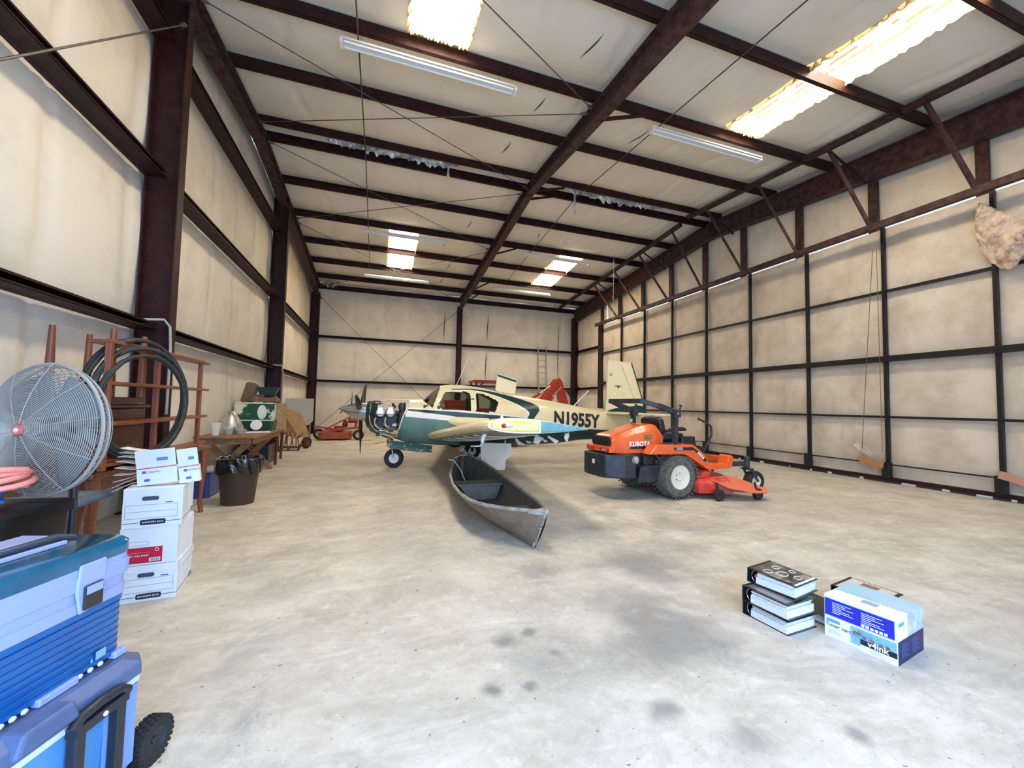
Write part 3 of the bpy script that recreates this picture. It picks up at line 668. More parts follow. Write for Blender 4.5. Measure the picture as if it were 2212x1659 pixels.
q=B();q.ellip((0,0,0),(.018,.02,.02),12,8,AM@Matrix.Translation((2.46,5.2,1.262)));q.build('strobe_bulb',awht,lw,smooth=True)
# ribs painted on the underside
for v in (1.3,2.0,2.7,3.4,4.1):
    q=B();u0=itp([(.3,1.80),(5.3,2.30)],v);c=itp([(.3,1.78),(5.3,1.09)],v);z0=itp([(.3,.70),(5.3,1.182)],v);t=.158
    P_=[]
    for k in range(2,16):
        x=k/16*.85;y=5*t*(.2969*x**.5-.126*x-.3516*x*x+.2843*x**3-.1015*x**4)*c*.75;P_.append(AM@Vector((u0+x*c,v,z0-y-.03*x*c-.002)))
    q.tube(P_,.006,6);q.build('rivet_seam',M('pale_seam',(.7,.66,.55),.5),lw)
# bent flap edge
rg=random.Random(3)
for k in range(9):
    t=k/8;c=Vector((2.74+.50*t,4.25+.95*t,.935+.115*t));r=rg.uniform(.045,.09)
    pts=[c+Vector((r*math.cos(a_),.03*math.sin(a_*2),r*.75*math.sin(a_))) for a_ in sorted(rg.uniform(0,6.28) for _ in range(4))]
    q=B();q.add([AM@p for p in pts],[[0,1,2,3]]);q.build('bent_flap_panel',M('chipped_pinkish_white',(.66,.55,.46),.5,col2=(.30,.17,.12),scale=20,lo=.55,hi=.75),lw,solid=.008)
q=B();q.tube([AM@Vector(p) for p in ((2.44,4.4,1.06),(2.40,4.4,1.02),(2.385,4.4,.965),(2.385,4.4,.935))],[.022,.024,.024,.022],10);pm=q.build('pitot_mast',awht,lw,smooth=True)
q=B();q.tube([AM@Vector(p) for p in ((2.385,4.4,.935),(2.38,4.4,.90),(2.34,4.4,.888),(2.27,4.4,.888))],.010,8);q.ellip((0,0,0),(.022,.016,.016),10,8,AM@Matrix.Translation((2.26,4.4,.888)));q.build('pitot_tube',emet,pm,smooth=True)
# fin, rudder, stabilisers
def slab(pts,v0,v1,mats,nm,parent,mf=None,bev=.01):
    q=B();q.prism([(0,0)],0,0,0) if 0 else None
    n=len(pts);V=[AM@Vector((u,v,z)) for v in (v0,v1) for u,z in pts]
    q.add(V,[[k,(k+1)%n,(k+1)%n+n,k+n] for k in range(n)]+[list(range(n))[::-1],[k+n for k in range(n)]]);return q.build(nm,mats,parent,bevel=bev)
fin=slab([(6.06,1.22),(6.085,1.6),(6.11,2.547),(6.22,2.545),(6.235,2.50),(6.46,2.46),(6.95,1.32),(6.9,1.18)],-.035,.035,cream,'fin',AP)
rud=slab([(6.245,2.545),(6.742,2.506),(7.045,1.62),(7.10,1.42),(6.92,1.42),(6.475,2.45),(6.245,2.49)],-.03,.03,cream,'rudder',AP)
q=slab([(6.08,1.29),(6.30,1.36),(6.60,1.40),(6.93,1.44),(7.10,1.42),(7.16,1.27),(6.5,1.25)],-.045,.045,green,'rudder_root_green',rud,bev=.004)
q=B();q.tube([AM@Vector((u,.0,z)) for u,z in ((6.745,2.50),(6.90,2.05),(7.05,1.60),(7.1,1.42))],.034,8);q.build('rudder_trailing_edge',green,rud,smooth=True)
slab([(7.0,1.20),(7.24,1.21),(7.25,1.13),(7.06,.86),(6.95,.84)],-.05,.05,cream,'tail_cone_end',AP)
q=B()
for P_ in ([(-.075,.0),(-.045,.022),(-.015,.010),(-.006,.024),(.006,.024),(.015,.010),(.045,.022),(.075,.0),(.04,.006),(.018,-.008),(.010,-.03),(-.010,-.03),(-.018,-.008),(-.04,.006)],):
    q.add([AM@Vector((6.39+x*1.35,.041,1.90+y*1.35)) for x,y in P_],[list(range(len(P_)))])
q.build('bird_emblem',M('emblem_black',(.02,.04,.035),.5),fin,solid=.001)
q=B();q.box((6.15,.036,2.20),(6.24,.040,2.215),AM);q.box((6.16,.036,2.165),(6.23,.040,2.18),AM);q.build('fin_marks',blk,fin)
for s,lb in ((1,'near horizontal stabiliser'),(-1,'far horizontal stabiliser')):
    q=B();V=[]
    for v,u0,c,z in ((.06,6.02,1.0,1.235),(1.0,6.16,.80,1.24),(1.72,6.26,.62,1.245),(1.80,6.32,.5,1.245)):
        for x,y in airfoil(c,.085,10):V.append(AM@Vector((u0+x,s*v,z+y+(.09 if s<0 else 0)*v/1.8)))
    n=len(airfoil(1,.1,10));q.add(V,[[a*n+k,a*n+(k+1)%n,(a+1)*n+(k+1)%n,(a+1)*n+k] for a in range(3) for k in range(n)]+[[3*n+k for k in range(n)]]);o=q.build('stabiliser',cream,AP,smooth=True,ang=40);o['label']=lb
# lettering conformed to the fuselage side
iAM=AM.inverted()
def conf(p):
    q=iAM@p;return AM@Vector((q[0],fv(q[0],q[2])+.0075+ (q[1]-0),q[2]))
def fr(u,z,du,dz): return AM@frame((u,0,z),(du,0,dz),(-dz,0,du)) if 0 else AM@Matrix(((du,-dz,0,u),(0,0,1,0),(dz,du,0,z),(0,0,0,1)))
text('registration_letters','N1955Y',M('letter_black',(.012,.014,.012),.5),.42,AP,fr(5.21,1.065,.9975,-.068),.0015,bold=.017,sx=.84,conform=conf)
# baggage door raised on the roof, antennas
bd=slab([(3.35,1.70),(3.33,1.77),(3.375,2.10),(3.40,2.115),(3.82,1.99),(3.835,1.93),(3.80,1.66),(3.74,1.645)],-.10,-.07,cream,'baggage_door',AP,bev=.006)
slab([(3.372,2.055),(3.378,2.10),(3.82,1.975),(3.815,1.925)],-.068,-.062,green,'door_green_stripe',bd,bev=0)
for a,c,r in (((2.43,0,1.82),(2.68,0,2.42),.006),((5.25,0,1.41),(5.62,0,1.78),.013)):
    q=B();q.tube([AM@Vector(a),AM@Vector(c)],r,6);q.build('antenna',awht,AP,smooth=True)
q=B();q.prism([(2.37,1.80),(2.42,1.86),(2.50,1.865),(2.56,1.80)],1,-.012,.012,AM@Matrix(((0,1,0,0),(0,0,1,0),(1,0,0,0),(0,0,0,1))) if 0 else None) if 0 else None
# undercarriage
def wheel(nm,c,axis,r,w,hubm,parent,hr=.5,tread=0):
    a=Vector(axis).normalized();c=Vector(c);q=B()
    pr=[(r*hr,-w*.42),(r*.82,-w*.5),(r*.95,-w*.42),(r,-w*.25),(r*1.0,0),(r,w*.25),(r*.95,w*.42),(r*.82,w*.5),(r*hr,w*.42)]
    q.lathe(pr,c,a,36,caps=False)
    t=q.build(nm,rub,parent,smooth=True,ang=60)
    q=B();q.lathe([(0.001,-w*.30),(r*.16,-w*.34),(r*.18,-w*.26),(r*.36,-w*.26),(r*hr,-w*.44),(r*(hr+.03),-w*.40),(r*(hr+.03),w*.40),(r*hr,w*.44),(r*.36,w*.26),(r*.18,w*.26),(r*.16,w*.34),(.001,w*.30)],c,a,28);q.build('hub',hubm,t,smooth=True)
    return t
wheel('nose_wheel',AM@Vector((1.14,0,.205)),L_,.203,.135,white,AP)
q=B();q.tube([AM@Vector(p) for p in ((1.02,0,.64),(1.06,0,.50),(1.09,0,.42))],.03,10)
for s in(-1,1): q.tube([AM@Vector(p) for p in ((1.09,0,.42),(1.10,s*.085,.40),(1.14,s*.085,.205))],.016,8)
q.tube([AM@Vector(p) for p in ((1.02,0,.55),(1.0,.04,.47),(1.06,.0,.42))],.010,6);q.build('nose_strut',emet,AP,smooth=True)
for s in (1,-1):
    wheel('main_wheel',AM@Vector((2.98,s*1.30,.20)),L_,.20,.15,white,AP)
    q=B();q.tube([AM@Vector(p) for p in ((2.90,s*1.22,.80),(2.97,s*1.20,.30),(2.98,s*1.22,.20))],.035,10);q.build('main_strut',blk,AP,smooth=True)
gd=[(2.79,.66),(3.40,.64),(3.41,.40),(3.30,.325),(3.285,.125),(2.83,.125)]
slab(gd,1.42,1.435,M('chalk_white_gear_door',(.86,.78,.66),.5),'gear_door',AP,bev=.004)
slab(gd,-1.435,-1.42,M('gear_door_inner',(.05,.05,.055),.6),'gear_door',AP,bev=.004)
q=B();q.box((2.6,-1.42,.42),(3.1,-1.0,.66),AM);q.build('wheel_well_liner',blk,AP)

# ================= ride-on mower =================
MW=thing('ride_on_mower','orange zero turn ride on mower with folded roll bar and red cutting deck','mower',(4.38,5.95,0),R90(4))
orange=M('mower_orange',(.86,.115,.012),.33,coat=.3,col2=(.80,.13,.025),scale=3)
red=M('deck_red_paint',(.62,.028,.018),.4,col2=(.60,.13,.07),scale=6,lo=.45,hi=.7)
dkg=M('dark_mower_frame',(.022,.027,.034),.45,.2,col2=(.045,.05,.055),scale=8)
tyreg=M('dusty_turf_tyre',(.085,.080,.068),.85,col2=(.16,.15,.125),scale=14,bump=.3)
crm=M('cream_wheel_rim',(.78,.72,.56),.45)
def loft(q,secs,close=True,caps=True):
    n=len(secs[0]);V=[p for s in secs for p in s]
    fs=[[a*n+k,a*n+(k+1)%n,(a+1)*n+(k+1)%n,(a+1)*n+k] for a in range(len(secs)-1) for k in range(n if close else n-1)]
    if caps and close: fs+=[list(range(n))[::-1],[(len(secs)-1)*n+k for k in range(n)]]
    q.add(V,fs);return q
secs=[]
for x,hw,zb,zs,zt in ((-1.02,.275,.70,.86,.945),(-.98,.285,.69,.885,.965),(-.8,.295,.68,.90,1.00),(-.4,.31,.68,.965,1.11),(-.22,.315,.68,1.0,1.135),(-.12,.31,.68,.985,1.11),(-.06,.305,.68,.93,1.0)):
    secs.append([Vector((x,s*y,z)) for s,y,z in ((1,hw,zb),(1,hw,zs),(1,hw*.93,zs+(zt-zs)*.35),(1,hw*.62,zt),(-1,hw*.62,zt),(-1,hw*.93,zs+(zt-zs)*.35),(-1,hw,zs),(-1,hw,zb))])
q=B();loft(q,secs);hood=q.build('hood',orange,MW,smooth=True,ang=28,bevel=.008)
q=B();q.rbox((-1.045,-.25,.80),(-1.0,.25,.935),.05,5,ax=0);gr=q.build('rear_grille',M('grille_black',(.02,.018,.022),.5),MW,smooth=True,ang=30)
for k in range(7): B().box((-1.05,-.23,.815+.016*k),(-1.044,.23,.820+.016*k)).build('grille_slat',blk,gr)
q=B();q.rbox((-1.10,-.33,.70),(-.98,.33,.79),.02,3,ax=2);bp_=q.build('rear_bumper_skirt',orange,MW,bevel=.01)
for s in (-1,1):
    q=B();q.box((-1.106,s*.19-.12,.715),(-1.098,s*.19+.12,.765));q.build('tail_lamp',M('red_lamp_lens',(.6,.01,.01),.15,coat=1),bp_)
text('badge_lettering','KUBOTA',white,.032,bp_,frame((-1.1085,-.19,.74),(0,-1,0),(0,0,1)),.0005)
# hood lettering
q=B();m=frame((-.47,-.3115,.795),(1,-.038,0),(0,0,1))
V=[m@Vector(p) for p in ((-.25,-.045,0),(.22,-.045,0),(.27,0.01,0),(-.21,-.005,0))];q.add(V,[[0,1,2,3]]);q.build('hood_decal',blk,hood,solid=.003)
text('hood_lettering','KUBOTA',white,.098,hood,frame((-.535,-.320,.825),(1,-.030,0),(0,0,1)),.001,bold=.004)
q=B();q.box((0,0,0),(.15,.075,.002),frame((-.44,-.3145,.895),(1,-.035,0),(0,0,1)));cl=q.build('caution_label',M('caution_label_yellow',(.35,.25,.06),.5,col2=(.04,.03,.02),scale=60),hood)
# fenders and foot frame
FS=[(-.54,.69),(-.42,.82),(-.36,.835),(.30,.825),(.36,.80),(.52,.69),(.62,.585),(.66,.51),(1.05,.49),(1.09,.61),(1.12,.64),(1.20,.61),(1.17,.45),(1.12,.42),(.66,.41),(.61,.43),(.18,.66),(.10,.675),(-.14,.68)]
for s in (-1,1):
    q=B();q.prism([(z,x) for x,z in FS],1,s*.57,s*.36);fo=q.build('fender',orange,MW,bevel=.012)
    if s<0:
        q=B();V=[Vector((x,-.5735,z)) for x,z in ((-.08,.785),(.30,.785),(.42,.715),(.60,.575),(.585,.545),(.55,.55),(.33,.735),(-.07,.745))];q.add(V,[[0,1,2,3,4,5,6,7]]);dc=q.build('fender_decal',blk,fo,solid=.002)
        text('engine_type_lettering','DIESEL',white,.045,fo,frame((.03,-.577,.765),(1,0,0),(0,0,1)),.0006)
        q=B()
        for k in range(4): q.box((-.07+.042*k,-.02,0),(-.04+.042*k,.02,.001),frame((.46,-.5762,.655),(1,0,-.82),(.82,0,1)))
        q.build('model_lettering',white,fo)
q=B();q.box((.58,-.36,.47),(1.12,.36,.50));q.build('foot_plate',M('rubber_foot_mat',(.045,.05,.045),.8),MW,bevel=.006)
q=B();q.box((.60,.335,.50),(1.10,.352,.70));q.build('foot_well_side',M('rubber_foot_mat',(.045,.05,.045),.8),MW)
q=B();q.box((1.08,-.36,.44),(1.14,.36,.60));q.build('foot_rest_bar',orange,MW,bevel=.012)
# rear weight, engine, frame
q=B();q.prism([(-1.16,-.30),(-1.19,-.15),(-1.19,.15),(-1.16,.30),(-.92,.47),(-.72,.48),(-.72,-.48),(-.92,-.47)],2,.33,.68);q.build('rear_counterweight',dkg,MW,bevel=.02)
q=B();q.box((-1.197,-.06,.52),(-1.188,.0,.585));q.build('white_sticker',white,MW)
q=B();q.box((-.72,-.3,.42),(-.05,.3,.69));q.box((-.5,-.38,.5),(-.3,-.28,.66));eng=q.build('engine',soot,MW,bevel=.02)
for k in range(9):
    x=rg.uniform(-.75,0);z=rg.uniform(.5,.68);q=B();q.tube([(x,-.30,z),(x+rg.uniform(-.1,.1),-.38,z-rg.uniform(0,.1)),(x+rg.uniform(-.1,.15),-.34,z-.12)],.012,8);q.build('engine_line',[blk,emet][k%2],eng,smooth=True)
q=B();q.lathe([(.05,0),(.055,.02),(.055,.09),(.03,.11)],(-.76,-.42,.60),(.3,-1,.1),18);q.build('air_filter_cap',M('grey_canister',(.45,.45,.42),.4,.4),eng,smooth=True)
q=B();q.lathe([(.045,0),(.05,.12)],(-.05,-.36,.62),(0,-1,0),18);q.build('oil_filter',emet,eng,smooth=True)
q=B();q.prism([(.26,-.70),(.50,-.66),(.53,-.2),(.26,-.2)],1,-.50,-.30);q.build('side_tank',dkg,MW,bevel=.015)
q=B();q.bar((-.7,-.36,.45),(1.0,-.34,.45),.07,.09);q.bar((-.7,.36,.45),(1.0,.34,.45),.07,.09);q.box((-.12,-.36,.24),(.12,.36,.46));q.bar((1.0,-.34,.45),(1.0,.34,.45),.07,.07);q.build('chassis',dkg,MW,bevel=.006)
# wheels
for s in (-1,1):
    w_=wheel('rear_wheel',(0,s*.50,.333),(0,s,0),.325,.29,crm,MW,hr=.56)
    w_.data.materials[0]=tyreg
    q=B()
    for k in range(30):
        for r,y0,tw in ((0,-.12,.5),(1,0.0,-.5),(0,.12,.5)):
            a=2*math.pi*(k+(.5 if r else 0))/30;m=Matrix.Translation((0,s*.50,.333))@Matrix.Rotation(a,4,'Y')@Matrix.Translation((.322,y0*1.0,0))@Matrix.Rotation(tw,4,'X')
            q.box((-.01,-.055,-.012),(.008,.055,.012),m)
    q.build('tread_lugs',tyreg,w_)
    q=B()
    for k in range(5):
        a=2*math.pi*k/5;q.lathe([(.010,0),(.010,.012)],(.055*math.cos(a),s*.585,.333+.055*math.sin(a)),(0,s,0),6)
    q.build('wheel_nuts',dkg,w_)
for s in (-1,1):
    c=Vector((1.72,s*.53,.175));ax=Vector((.5,s*1,0)) if s<0 else Vector((0,1,0));ax=Vector((-.1,-1,0)) if s<0 else ax
    cw=wheel('caster_wheel',c,ax,.175,.15,crm,MW,hr=.52)
    q=B();pv=Vector((1.60,s*.50,.43));a=ax.normalized()
    q.lathe([(.04,-.09),(.045,-.085),(.045,.10),(.03,.12)],pv+Vector((0,0,.05)),(0,0,1),16)
    for t in (-1,1):
        q.bar(pv+a*t*.09+Vector((0,0,-.03)),c+a*t*.10,.012,.045);
    q.bar(pv+a*.10+Vector((0,0,-.05)),pv-a*.10+Vector((0,0,-.05)),.09,.02);q.build('caster_fork',dkg,MW,bevel=.004)
    q=B();q.bar((1.02,s*.34,.46),(1.58,s*.50,.47),.06,.08);q.build('caster_arm',dkg,MW,bevel=.004)
# roll bar, folded back
q=B()
for s in (-1,1):
    q.bar((-.01,s*.52,.80),(-.01,s*.52,1.30),.075,.065,(1,0,0));q.tube([(-.22,s*.40,.80),(-.08,s*.46,.80),(.02,s*.52,.86),(-.01,s*.52,.94)],.04,8)
q.build('roll_bar_posts',dkg,MW,bevel=.006)
q=B()
for s in (-1,1):
    q.bar((.0,s*.52,1.33),(-.34,s*.50,1.43),.055,.085);q.bar((-.33,s*.50,1.425),(-.58,s*.40,1.495),.055,.075)
q.bar((-.59,-.42,1.495),(-.59,.42,1.495),.055,.075);q.build('folded_roll_bar',dkg,MW,bevel=.008)
for s in (-1,1):
    q=B();q.box((-.06,s*.52-.05,1.25),(.06,s*.52+.05,1.37));q.lathe([(.012,0),(.012,.07),(.03,.075),(.03,.09)],(.05,s*.55,1.36),(.3,0,1),10)
    hg=q.build('roll_bar_hinge',dkg,MW,bevel=.008)
    q=B();q.lathe([(.016,0),(.016,.012)],(-.01,s*.575,1.31),(0,s,0),8);q.build('hinge_bolt',alum,hg)
for k in (0,1):
    B().box((-.050,.50,1.13-.10*k),(-.046,.55,1.19-.10*k)).build('warning_sticker',white,MW)
# seat, levers, boxes
st=B();st.rbox((-.02,-.24,.86),(.46,.24,.98),.06,5);st.build('seat_cushion',M('seat_vinyl_black',(.012,.014,.02),.45),MW,bevel=.03,smooth=True)
st=B();m=Matrix.Translation((.02,0,.95))@Matrix.Rotation(R90(-14),4,'Y');st.rbox((-.05,-.24,0),(.06,.24,.30),.08,6,m,ax=0);st.build('seat_back',MC['seat_vinyl_black'],MW,bevel=.025,smooth=True)
for s in(-1,1):
    q=B();q.tube([(.02,s*.29,1.02),(.12,s*.29,1.05),(.38,s*.29,1.055),(.42,s*.29,1.04)],[.02,.032,.032,.02],10);q.build('armrest',blk,MW,smooth=True)
    q=B();q.tube([(.80,s*.34,.70),(.86,s*.34,.82),(.95,s*.34,.95),(.94,s*.34,1.10),(.87,s*.30,1.16),(.76,s*.22,1.23)] if s<0 else [(.80,s*.34,.60),(.86,s*.40,.72),(.80,s*.46,.80)],.018,10);lv=q.build('steering_lever',blk,MW,smooth=True)
q=B();q.rbox((.28,-.36,.80),(.58,-.24,.93),.03,4);q.build('cup_tray',blk,MW,bevel=.01)
q=B();q.rbox((-.10,-.34,.68),(.62,.34,.84),.03,4);q.build('seat_deck',dkg,MW,bevel=.01)
q=B();q.prism([(.66,.58),(.86,.62),(.78,.84),(.62,.80)][::1],1,-.38,-.22,Matrix(((0,1,0,0),(0,0,0,0),(1,0,0,0),(0,0,0,1))) if 0 else None) if 0 else None
q=B();m=Matrix.Translation((.70,-.30,.70))@Matrix.Rotation(R90(28),4,'Y')
for k in range(5): q.rbox((-.10+.01*k,-.08,-.06+.025*k),(.10-.01*k,.08,-.045+.025*k),.02,3,m)
q.build('lever_boot',M('boot_rubber',(.04,.038,.037),.7),MW,smooth=False,bevel=.004)
# deck
q=B();out=[(.28,-.72),(.55,-.82),(.85,-.80),(1.05,-.66),(1.22,-.35),(1.30,0),(1.22,.40),(1.05,.70),(.8,.82),(.5,.82),(.28,.70)]
V0=[Vector((x,y,.09)) for x,y in out];V1=[Vector((x,y,.25)) for x,y in out];V2=[Vector((.76+(x-.76)*.86,y*.88,.30)) for x,y in out]
loft(q,[V0,V1,V2]);dk=q.build('cutting_deck',red,MW,bevel=.012)
for x,y,r,h in ((.62,-.45,.13,.10),(.72,0,.15,.12),(.62,.45,.13,.10)):
    q=B();q.lathe([(r,0),(r,h*.7),(r*.7,h),(.03,h)],(x,y,.295),(0,0,1),20);q.build('spindle_cover',red,dk,smooth=True)
q=B();q.box((.30,-.62,.30),(.52,.62,.335));q.box((.4,-.3,.335),(.75,.3,.36));q.build('belt_cover',red,dk,bevel=.01)
q=B();q.add([Vector(p) for p in ((.50,-.78,.285),(.56,-.66,.30),(1.02,-.58,.30),(1.20,-.60,.27),(1.42,-.98,.145),(1.30,-1.12,.12),(1.00,-1.14,.13),(.62,-.98,.20))],[[0,1,2,3,4,5,6,7]]);q.build('discharge_chute',M('faded_orange_chute',(.80,.17,.09),.4),dk,solid=.012)
q=B();q.add([Vector(p) for p in ((.86,-.80,.10),(1.42,-.985,.07),(1.42,-.985,.135),(.86,-.84,.22))],[[0,1,2,3]]);q.add([Vector(p) for p in ((.5,-.84,.08),(.86,-.84,.08),(.86,-.84,.24),(.56,-.82,.26))],[[0,1,2,3]]);q.build('chute_side',M('dusty_red_paint',(.45,.13,.09),.6),dk,solid=.012)
for x,y in ((.50,-.90),(1.16,-1.04),(1.3,-.2),(.45,.88)):
    q=B();q.lathe([(.03,-.035),(.085,-.03),(.09,0),(.085,.03),(.03,.035)],(x,y,.09),(0,1,0),20);q.bar((x,y,.09),(x+.02,y*.93,.26),.02,.03);q.build('anti_scalp_roller',rub,dk,smooth=True,ang=40)
for s in(-1,1):
    q=B();q.bar((.95,s*.28,.42),(.72,s*.35,.30),.03,.05);q.build('deck_lift_link',dkg,MW)
# ================= boat =================
def P3(px,py,z): return at(px,py,2,z)
BT=thing('canoe','grey brown flat ended fibreglass boat lying on the floor before the aircraft','boat',(1.6,5.8,0))
hull=M('weathered_fibreglass_hull',(.25,.185,.13),.65,col2=(.14,.115,.09),scale=4,bump=.3,lo=.4,hi=.65)
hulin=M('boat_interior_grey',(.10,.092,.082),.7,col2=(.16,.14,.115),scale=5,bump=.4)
gun=M('worn_pale_gunwale',(.40,.36,.32),.6,col2=(.22,.20,.18),scale=12)
def cur(T,t): return itp(T,t)
NX=[(0,1.535),(.03,1.43),(.077,1.245),(.13,1.085),(.2,.985),(.305,.945),(.44,.96),(.615,1.04),(.8,1.20),(.92,1.36),(1,1.50)]
FX=[(0,1.565),(.03,1.60),(.07,1.64),(.16,1.69),(.32,1.735),(.53,1.78),(.72,1.79),(.85,1.75),(.94,1.65),(1,1.54)]
BN=[(0,1.49),(.1,1.41),(.2,1.33),(.31,1.275),(.43,1.235),(.53,1.215),(.7,1.235),(.9,1.38),(1,1.50)]
BF=[(0,1.51),(.1,1.56),(.25,1.64),(.5,1.70),(.75,1.70),(.9,1.62),(1,1.53)]
ZT=[(0,.385),(.05,.365),(.2,.345),(.5,.345),(.75,.37),(.9,.43),(1,.50)]
def bsec(t,off,zo):
    y=3.75+4.05*t;yb=3.89+3.86*t
    nx,fx,bn,bf,zt=cur(NX,t)+off,cur(FX,t)-off,cur(BN,t)+off,cur(BF,t)-off,cur(ZT,t)
    if nx>fx-.004:m=(nx+fx)/2;nx,fx=m-.002,m+.002
    if bn>bf-.004:m=(bn+bf)/2;bn,bf=m-.002,m+.002
    z0=.012+zo
    pts=[(nx,y,zt),(nx*.7+bn*.3-.012,y*.72+yb*.28,zt*.66),(nx*.33+bn*.67-.006,y*.33+yb*.67,zt*.30),(bn,yb,z0+.03),(bn+.04*(bf-bn),yb,z0),(bf-.04*(bf-bn),yb,z0),(bf,yb,z0+.03),(fx*.33+bf*.67+.006,y*.33+yb*.67,zt*.30),(fx*.7+bf*.3+.012,y*.72+yb*.28,zt*.66),(fx,y,zt)]
    return [Vector(p) for p in pts]
ts=[k/48 for k in range(49)]
q=B();loft(q,[bsec(t,0,0) for t in ts],close=False);hu=q.build('hull',hull,BT,world=True,smooth=True,ang=50)
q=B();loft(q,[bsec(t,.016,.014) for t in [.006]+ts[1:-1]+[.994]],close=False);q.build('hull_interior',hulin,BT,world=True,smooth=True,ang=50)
q=B()
for T,dx in ((NX,.004),(FX,-.004)):
    q.tube([(cur(T,t)+dx,3.75+4.05*t,cur(ZT,t)+.004) for t in ts],.019,8)
q.build('gunwale',gun,BT,world=True,smooth=True)
q=B();q.prism([(1.46,3.80),(1.55,3.745),(1.60,3.80),(1.58,3.93),(1.40,3.86)],2,.352,.385);q.build('stern_cap',gun,BT,world=True,bevel=.005)
q=B();q.add([Vector(p) for p in ((1.535,3.765,.36),(1.565,3.765,.36),(1.50,3.90,.02),(1.47,3.90,.02))],[[0,1,2,3]]);q.build('worn_stem',M('chipped_stem',(.35,.33,.30),.6,col2=(.12,.10,.085),scale=40,lo=.48,hi=.55),BT,world=True,solid=.012)
for ya,yb_,za in ((5.86,6.20,.27),(4.36,4.58,.26)):
    ta,tb=(ya-3.75)/4.05,(yb_-3.75)/4.05
    xn=max(cur(NX,ta),cur(NX,tb))+(.06 if ya>5 else .10);xf=min(cur(FX,ta),cur(FX,tb))-.03
    q=B();q.box((xn,ya,za-.03),(xf,yb_,za));q.add([Vector(p) for yy in (ya+.02,ya+.045) for p in ((xn+.03,yy,za-.03),(xf-.02,yy,za-.03),(cur(BF,ta)-.05,yy,.04),(cur(BN,ta)+.05,yy,.04))],[[0,1,2,3],[7,6,5,4],[0,4,5,1],[1,5,6,2],[2,6,7,3],[3,7,4,0]]);q.build('thwart_seat',M('boat_seat_grey',(.17,.155,.135),.7,col2=(.11,.10,.09),scale=8),BT,world=True,bevel=.012)
q=B();q.prism([(1.46,7.60),(1.52,7.80),(1.57,7.60)],2,.455,.475);q.build('bow_deck',gun,BT,world=True,bevel=.004)
rp=tag(B().tube([(1.45,7.70,.52),(1.52,7.74,.57),(1.58,7.68,.50),(1.30,7.3,.47),(1.19,7.12,.44),(1.15,7.05,.47),(1.22,6.95,.46),(1.30,6.8,.34),(1.33,6.55,.20),(1.38,6.35,.10),(1.42,6.2,.05)],.007,6).build('bow_rope',M('white_rope',(.75,.73,.68),.7),None,smooth=True),'white rope looped over the bow of the grey brown boat','rope')
# ================= binders and toner boxes =================
paper=M('paper_stack_white',(.80,.80,.78),.7,col2=(.62,.64,.66),scale=60,stretch=(.3,.3,6),lo=.45,hi=.6)
bcov=M('binder_black_vinyl',(.014,.014,.016),.35,coat=.2)
metal=M('ring_metal',(.6,.6,.6),.3,.9)
def binder(loc,rz,h,lab,cov=None,tilt=(0,0),fan=False):
    t=thing('ring_binder',lab,'binder',loc,group='ring binders on the floor',rot3=(R90(tilt[0]),R90(tilt[1]),R90(rz)))
    W_,D_=.29,.32
    B().box((0,0,0),(W_,D_-.005,.004)).build('back_cover',bcov,t,bevel=.001)
    q=B();m=Matrix.Translation((0,D_-.005,h-.004))@Matrix.Rotation(R90(3 if fan else 1.2),4,'X')
    q.box((0,-D_+.005,0),(W_,0,.004),m);fc=q.build('front_cover',bcov,t,bevel=.001)
    B().box((0,D_-.005,0),(W_,D_,h)).build('spine',bcov,t,bevel=.001)
    q=B();q.box((.006,.012,.005),(W_-.008,D_-.06,h*.52));q.build('paper_block',paper,t)
    q=B()
    rr=random.Random(int(h*1e4)+int(loc[0]*100))
    for k in range(6):
        z=h*.54+k*h*.055;o=rr.uniform(-.01,.012);q.box((.004+o,.02+rr.uniform(-.012,.01),z),(W_-.02+o,D_-.07,z+h*.03))
    q.build('loose_sheets',paper,t)
    for x in (.02,.145,.27):
        q=B();q.tube([(x,D_-.05+.028*math.cos(a),h*.5+h*.40*math.sin(a)) for a in [2*math.pi*k/14 for k in range(14)]],.0022,6,closed=True);q.build('binder_ring',metal,t,smooth=True)
    if cov:
        q=B();q.box((.015,-D_+.03,.0045),(W_-.015,-.02,.0055),m);q.build('cover_insert',cov,fc)
    return t,fc,m
photo=M('dark_photo_insert',(.05,.045,.04),.12,col2=(.30,.25,.20),scale=9,lo=.5,hi=.62,coat=.6)
grys=M('grey_photo_insert',(.10,.095,.09),.15,col2=(.22,.20,.19),scale=6,coat=.5)
crs=M('cream_title_sheet',(.68,.60,.50),.4,col2=(.60,.50,.41),scale=5,coat=.3)
binder((2.445,1.965,0),5,.092,'open black ring binder thick with white paper at the bottom of the left stack')
binder((2.44,1.958,.094),6,.10,'black ring binder with glossy dark grey cover, middle of the left stack',grys)
t,fc,m=binder((2.545,1.985,.198),13,.095,'black ring binder with a dark photo cover, topmost of the left stack',photo,tilt=(1,1),fan=True)
q=B()
for k,(x,y,s) in enumerate(((.07,-.10,.035),(.12,-.17,.045),(.19,-.09,.03),(.16,-.25,.03),(.23,-.18,.025))):
    P_=[(x+s*math.cos(a),y+s*.7*math.sin(a),.0065) for a in [2*math.pi*i/16 for i in range(16)]];q.tube([m@Vector(p) for p in P_],.003,5,closed=True)
q.build('cover_picture_shapes',M('pale_print',(.62,.52,.42),.3),fc)
q=B();q.ellip((.02,.265,.05),(.018,.012,.018),10,8);q.build('red_binder_clip',M('clip_red',(.5,.02,.03),.4),t,smooth=True)
binder((2.80,1.98,0),4,.06,'flat black ring binder showing between the left stack and the toner boxes')
binder((3.20,1.79,0),8,.085,'black ring binder lying beneath the one with the cream title sheet')
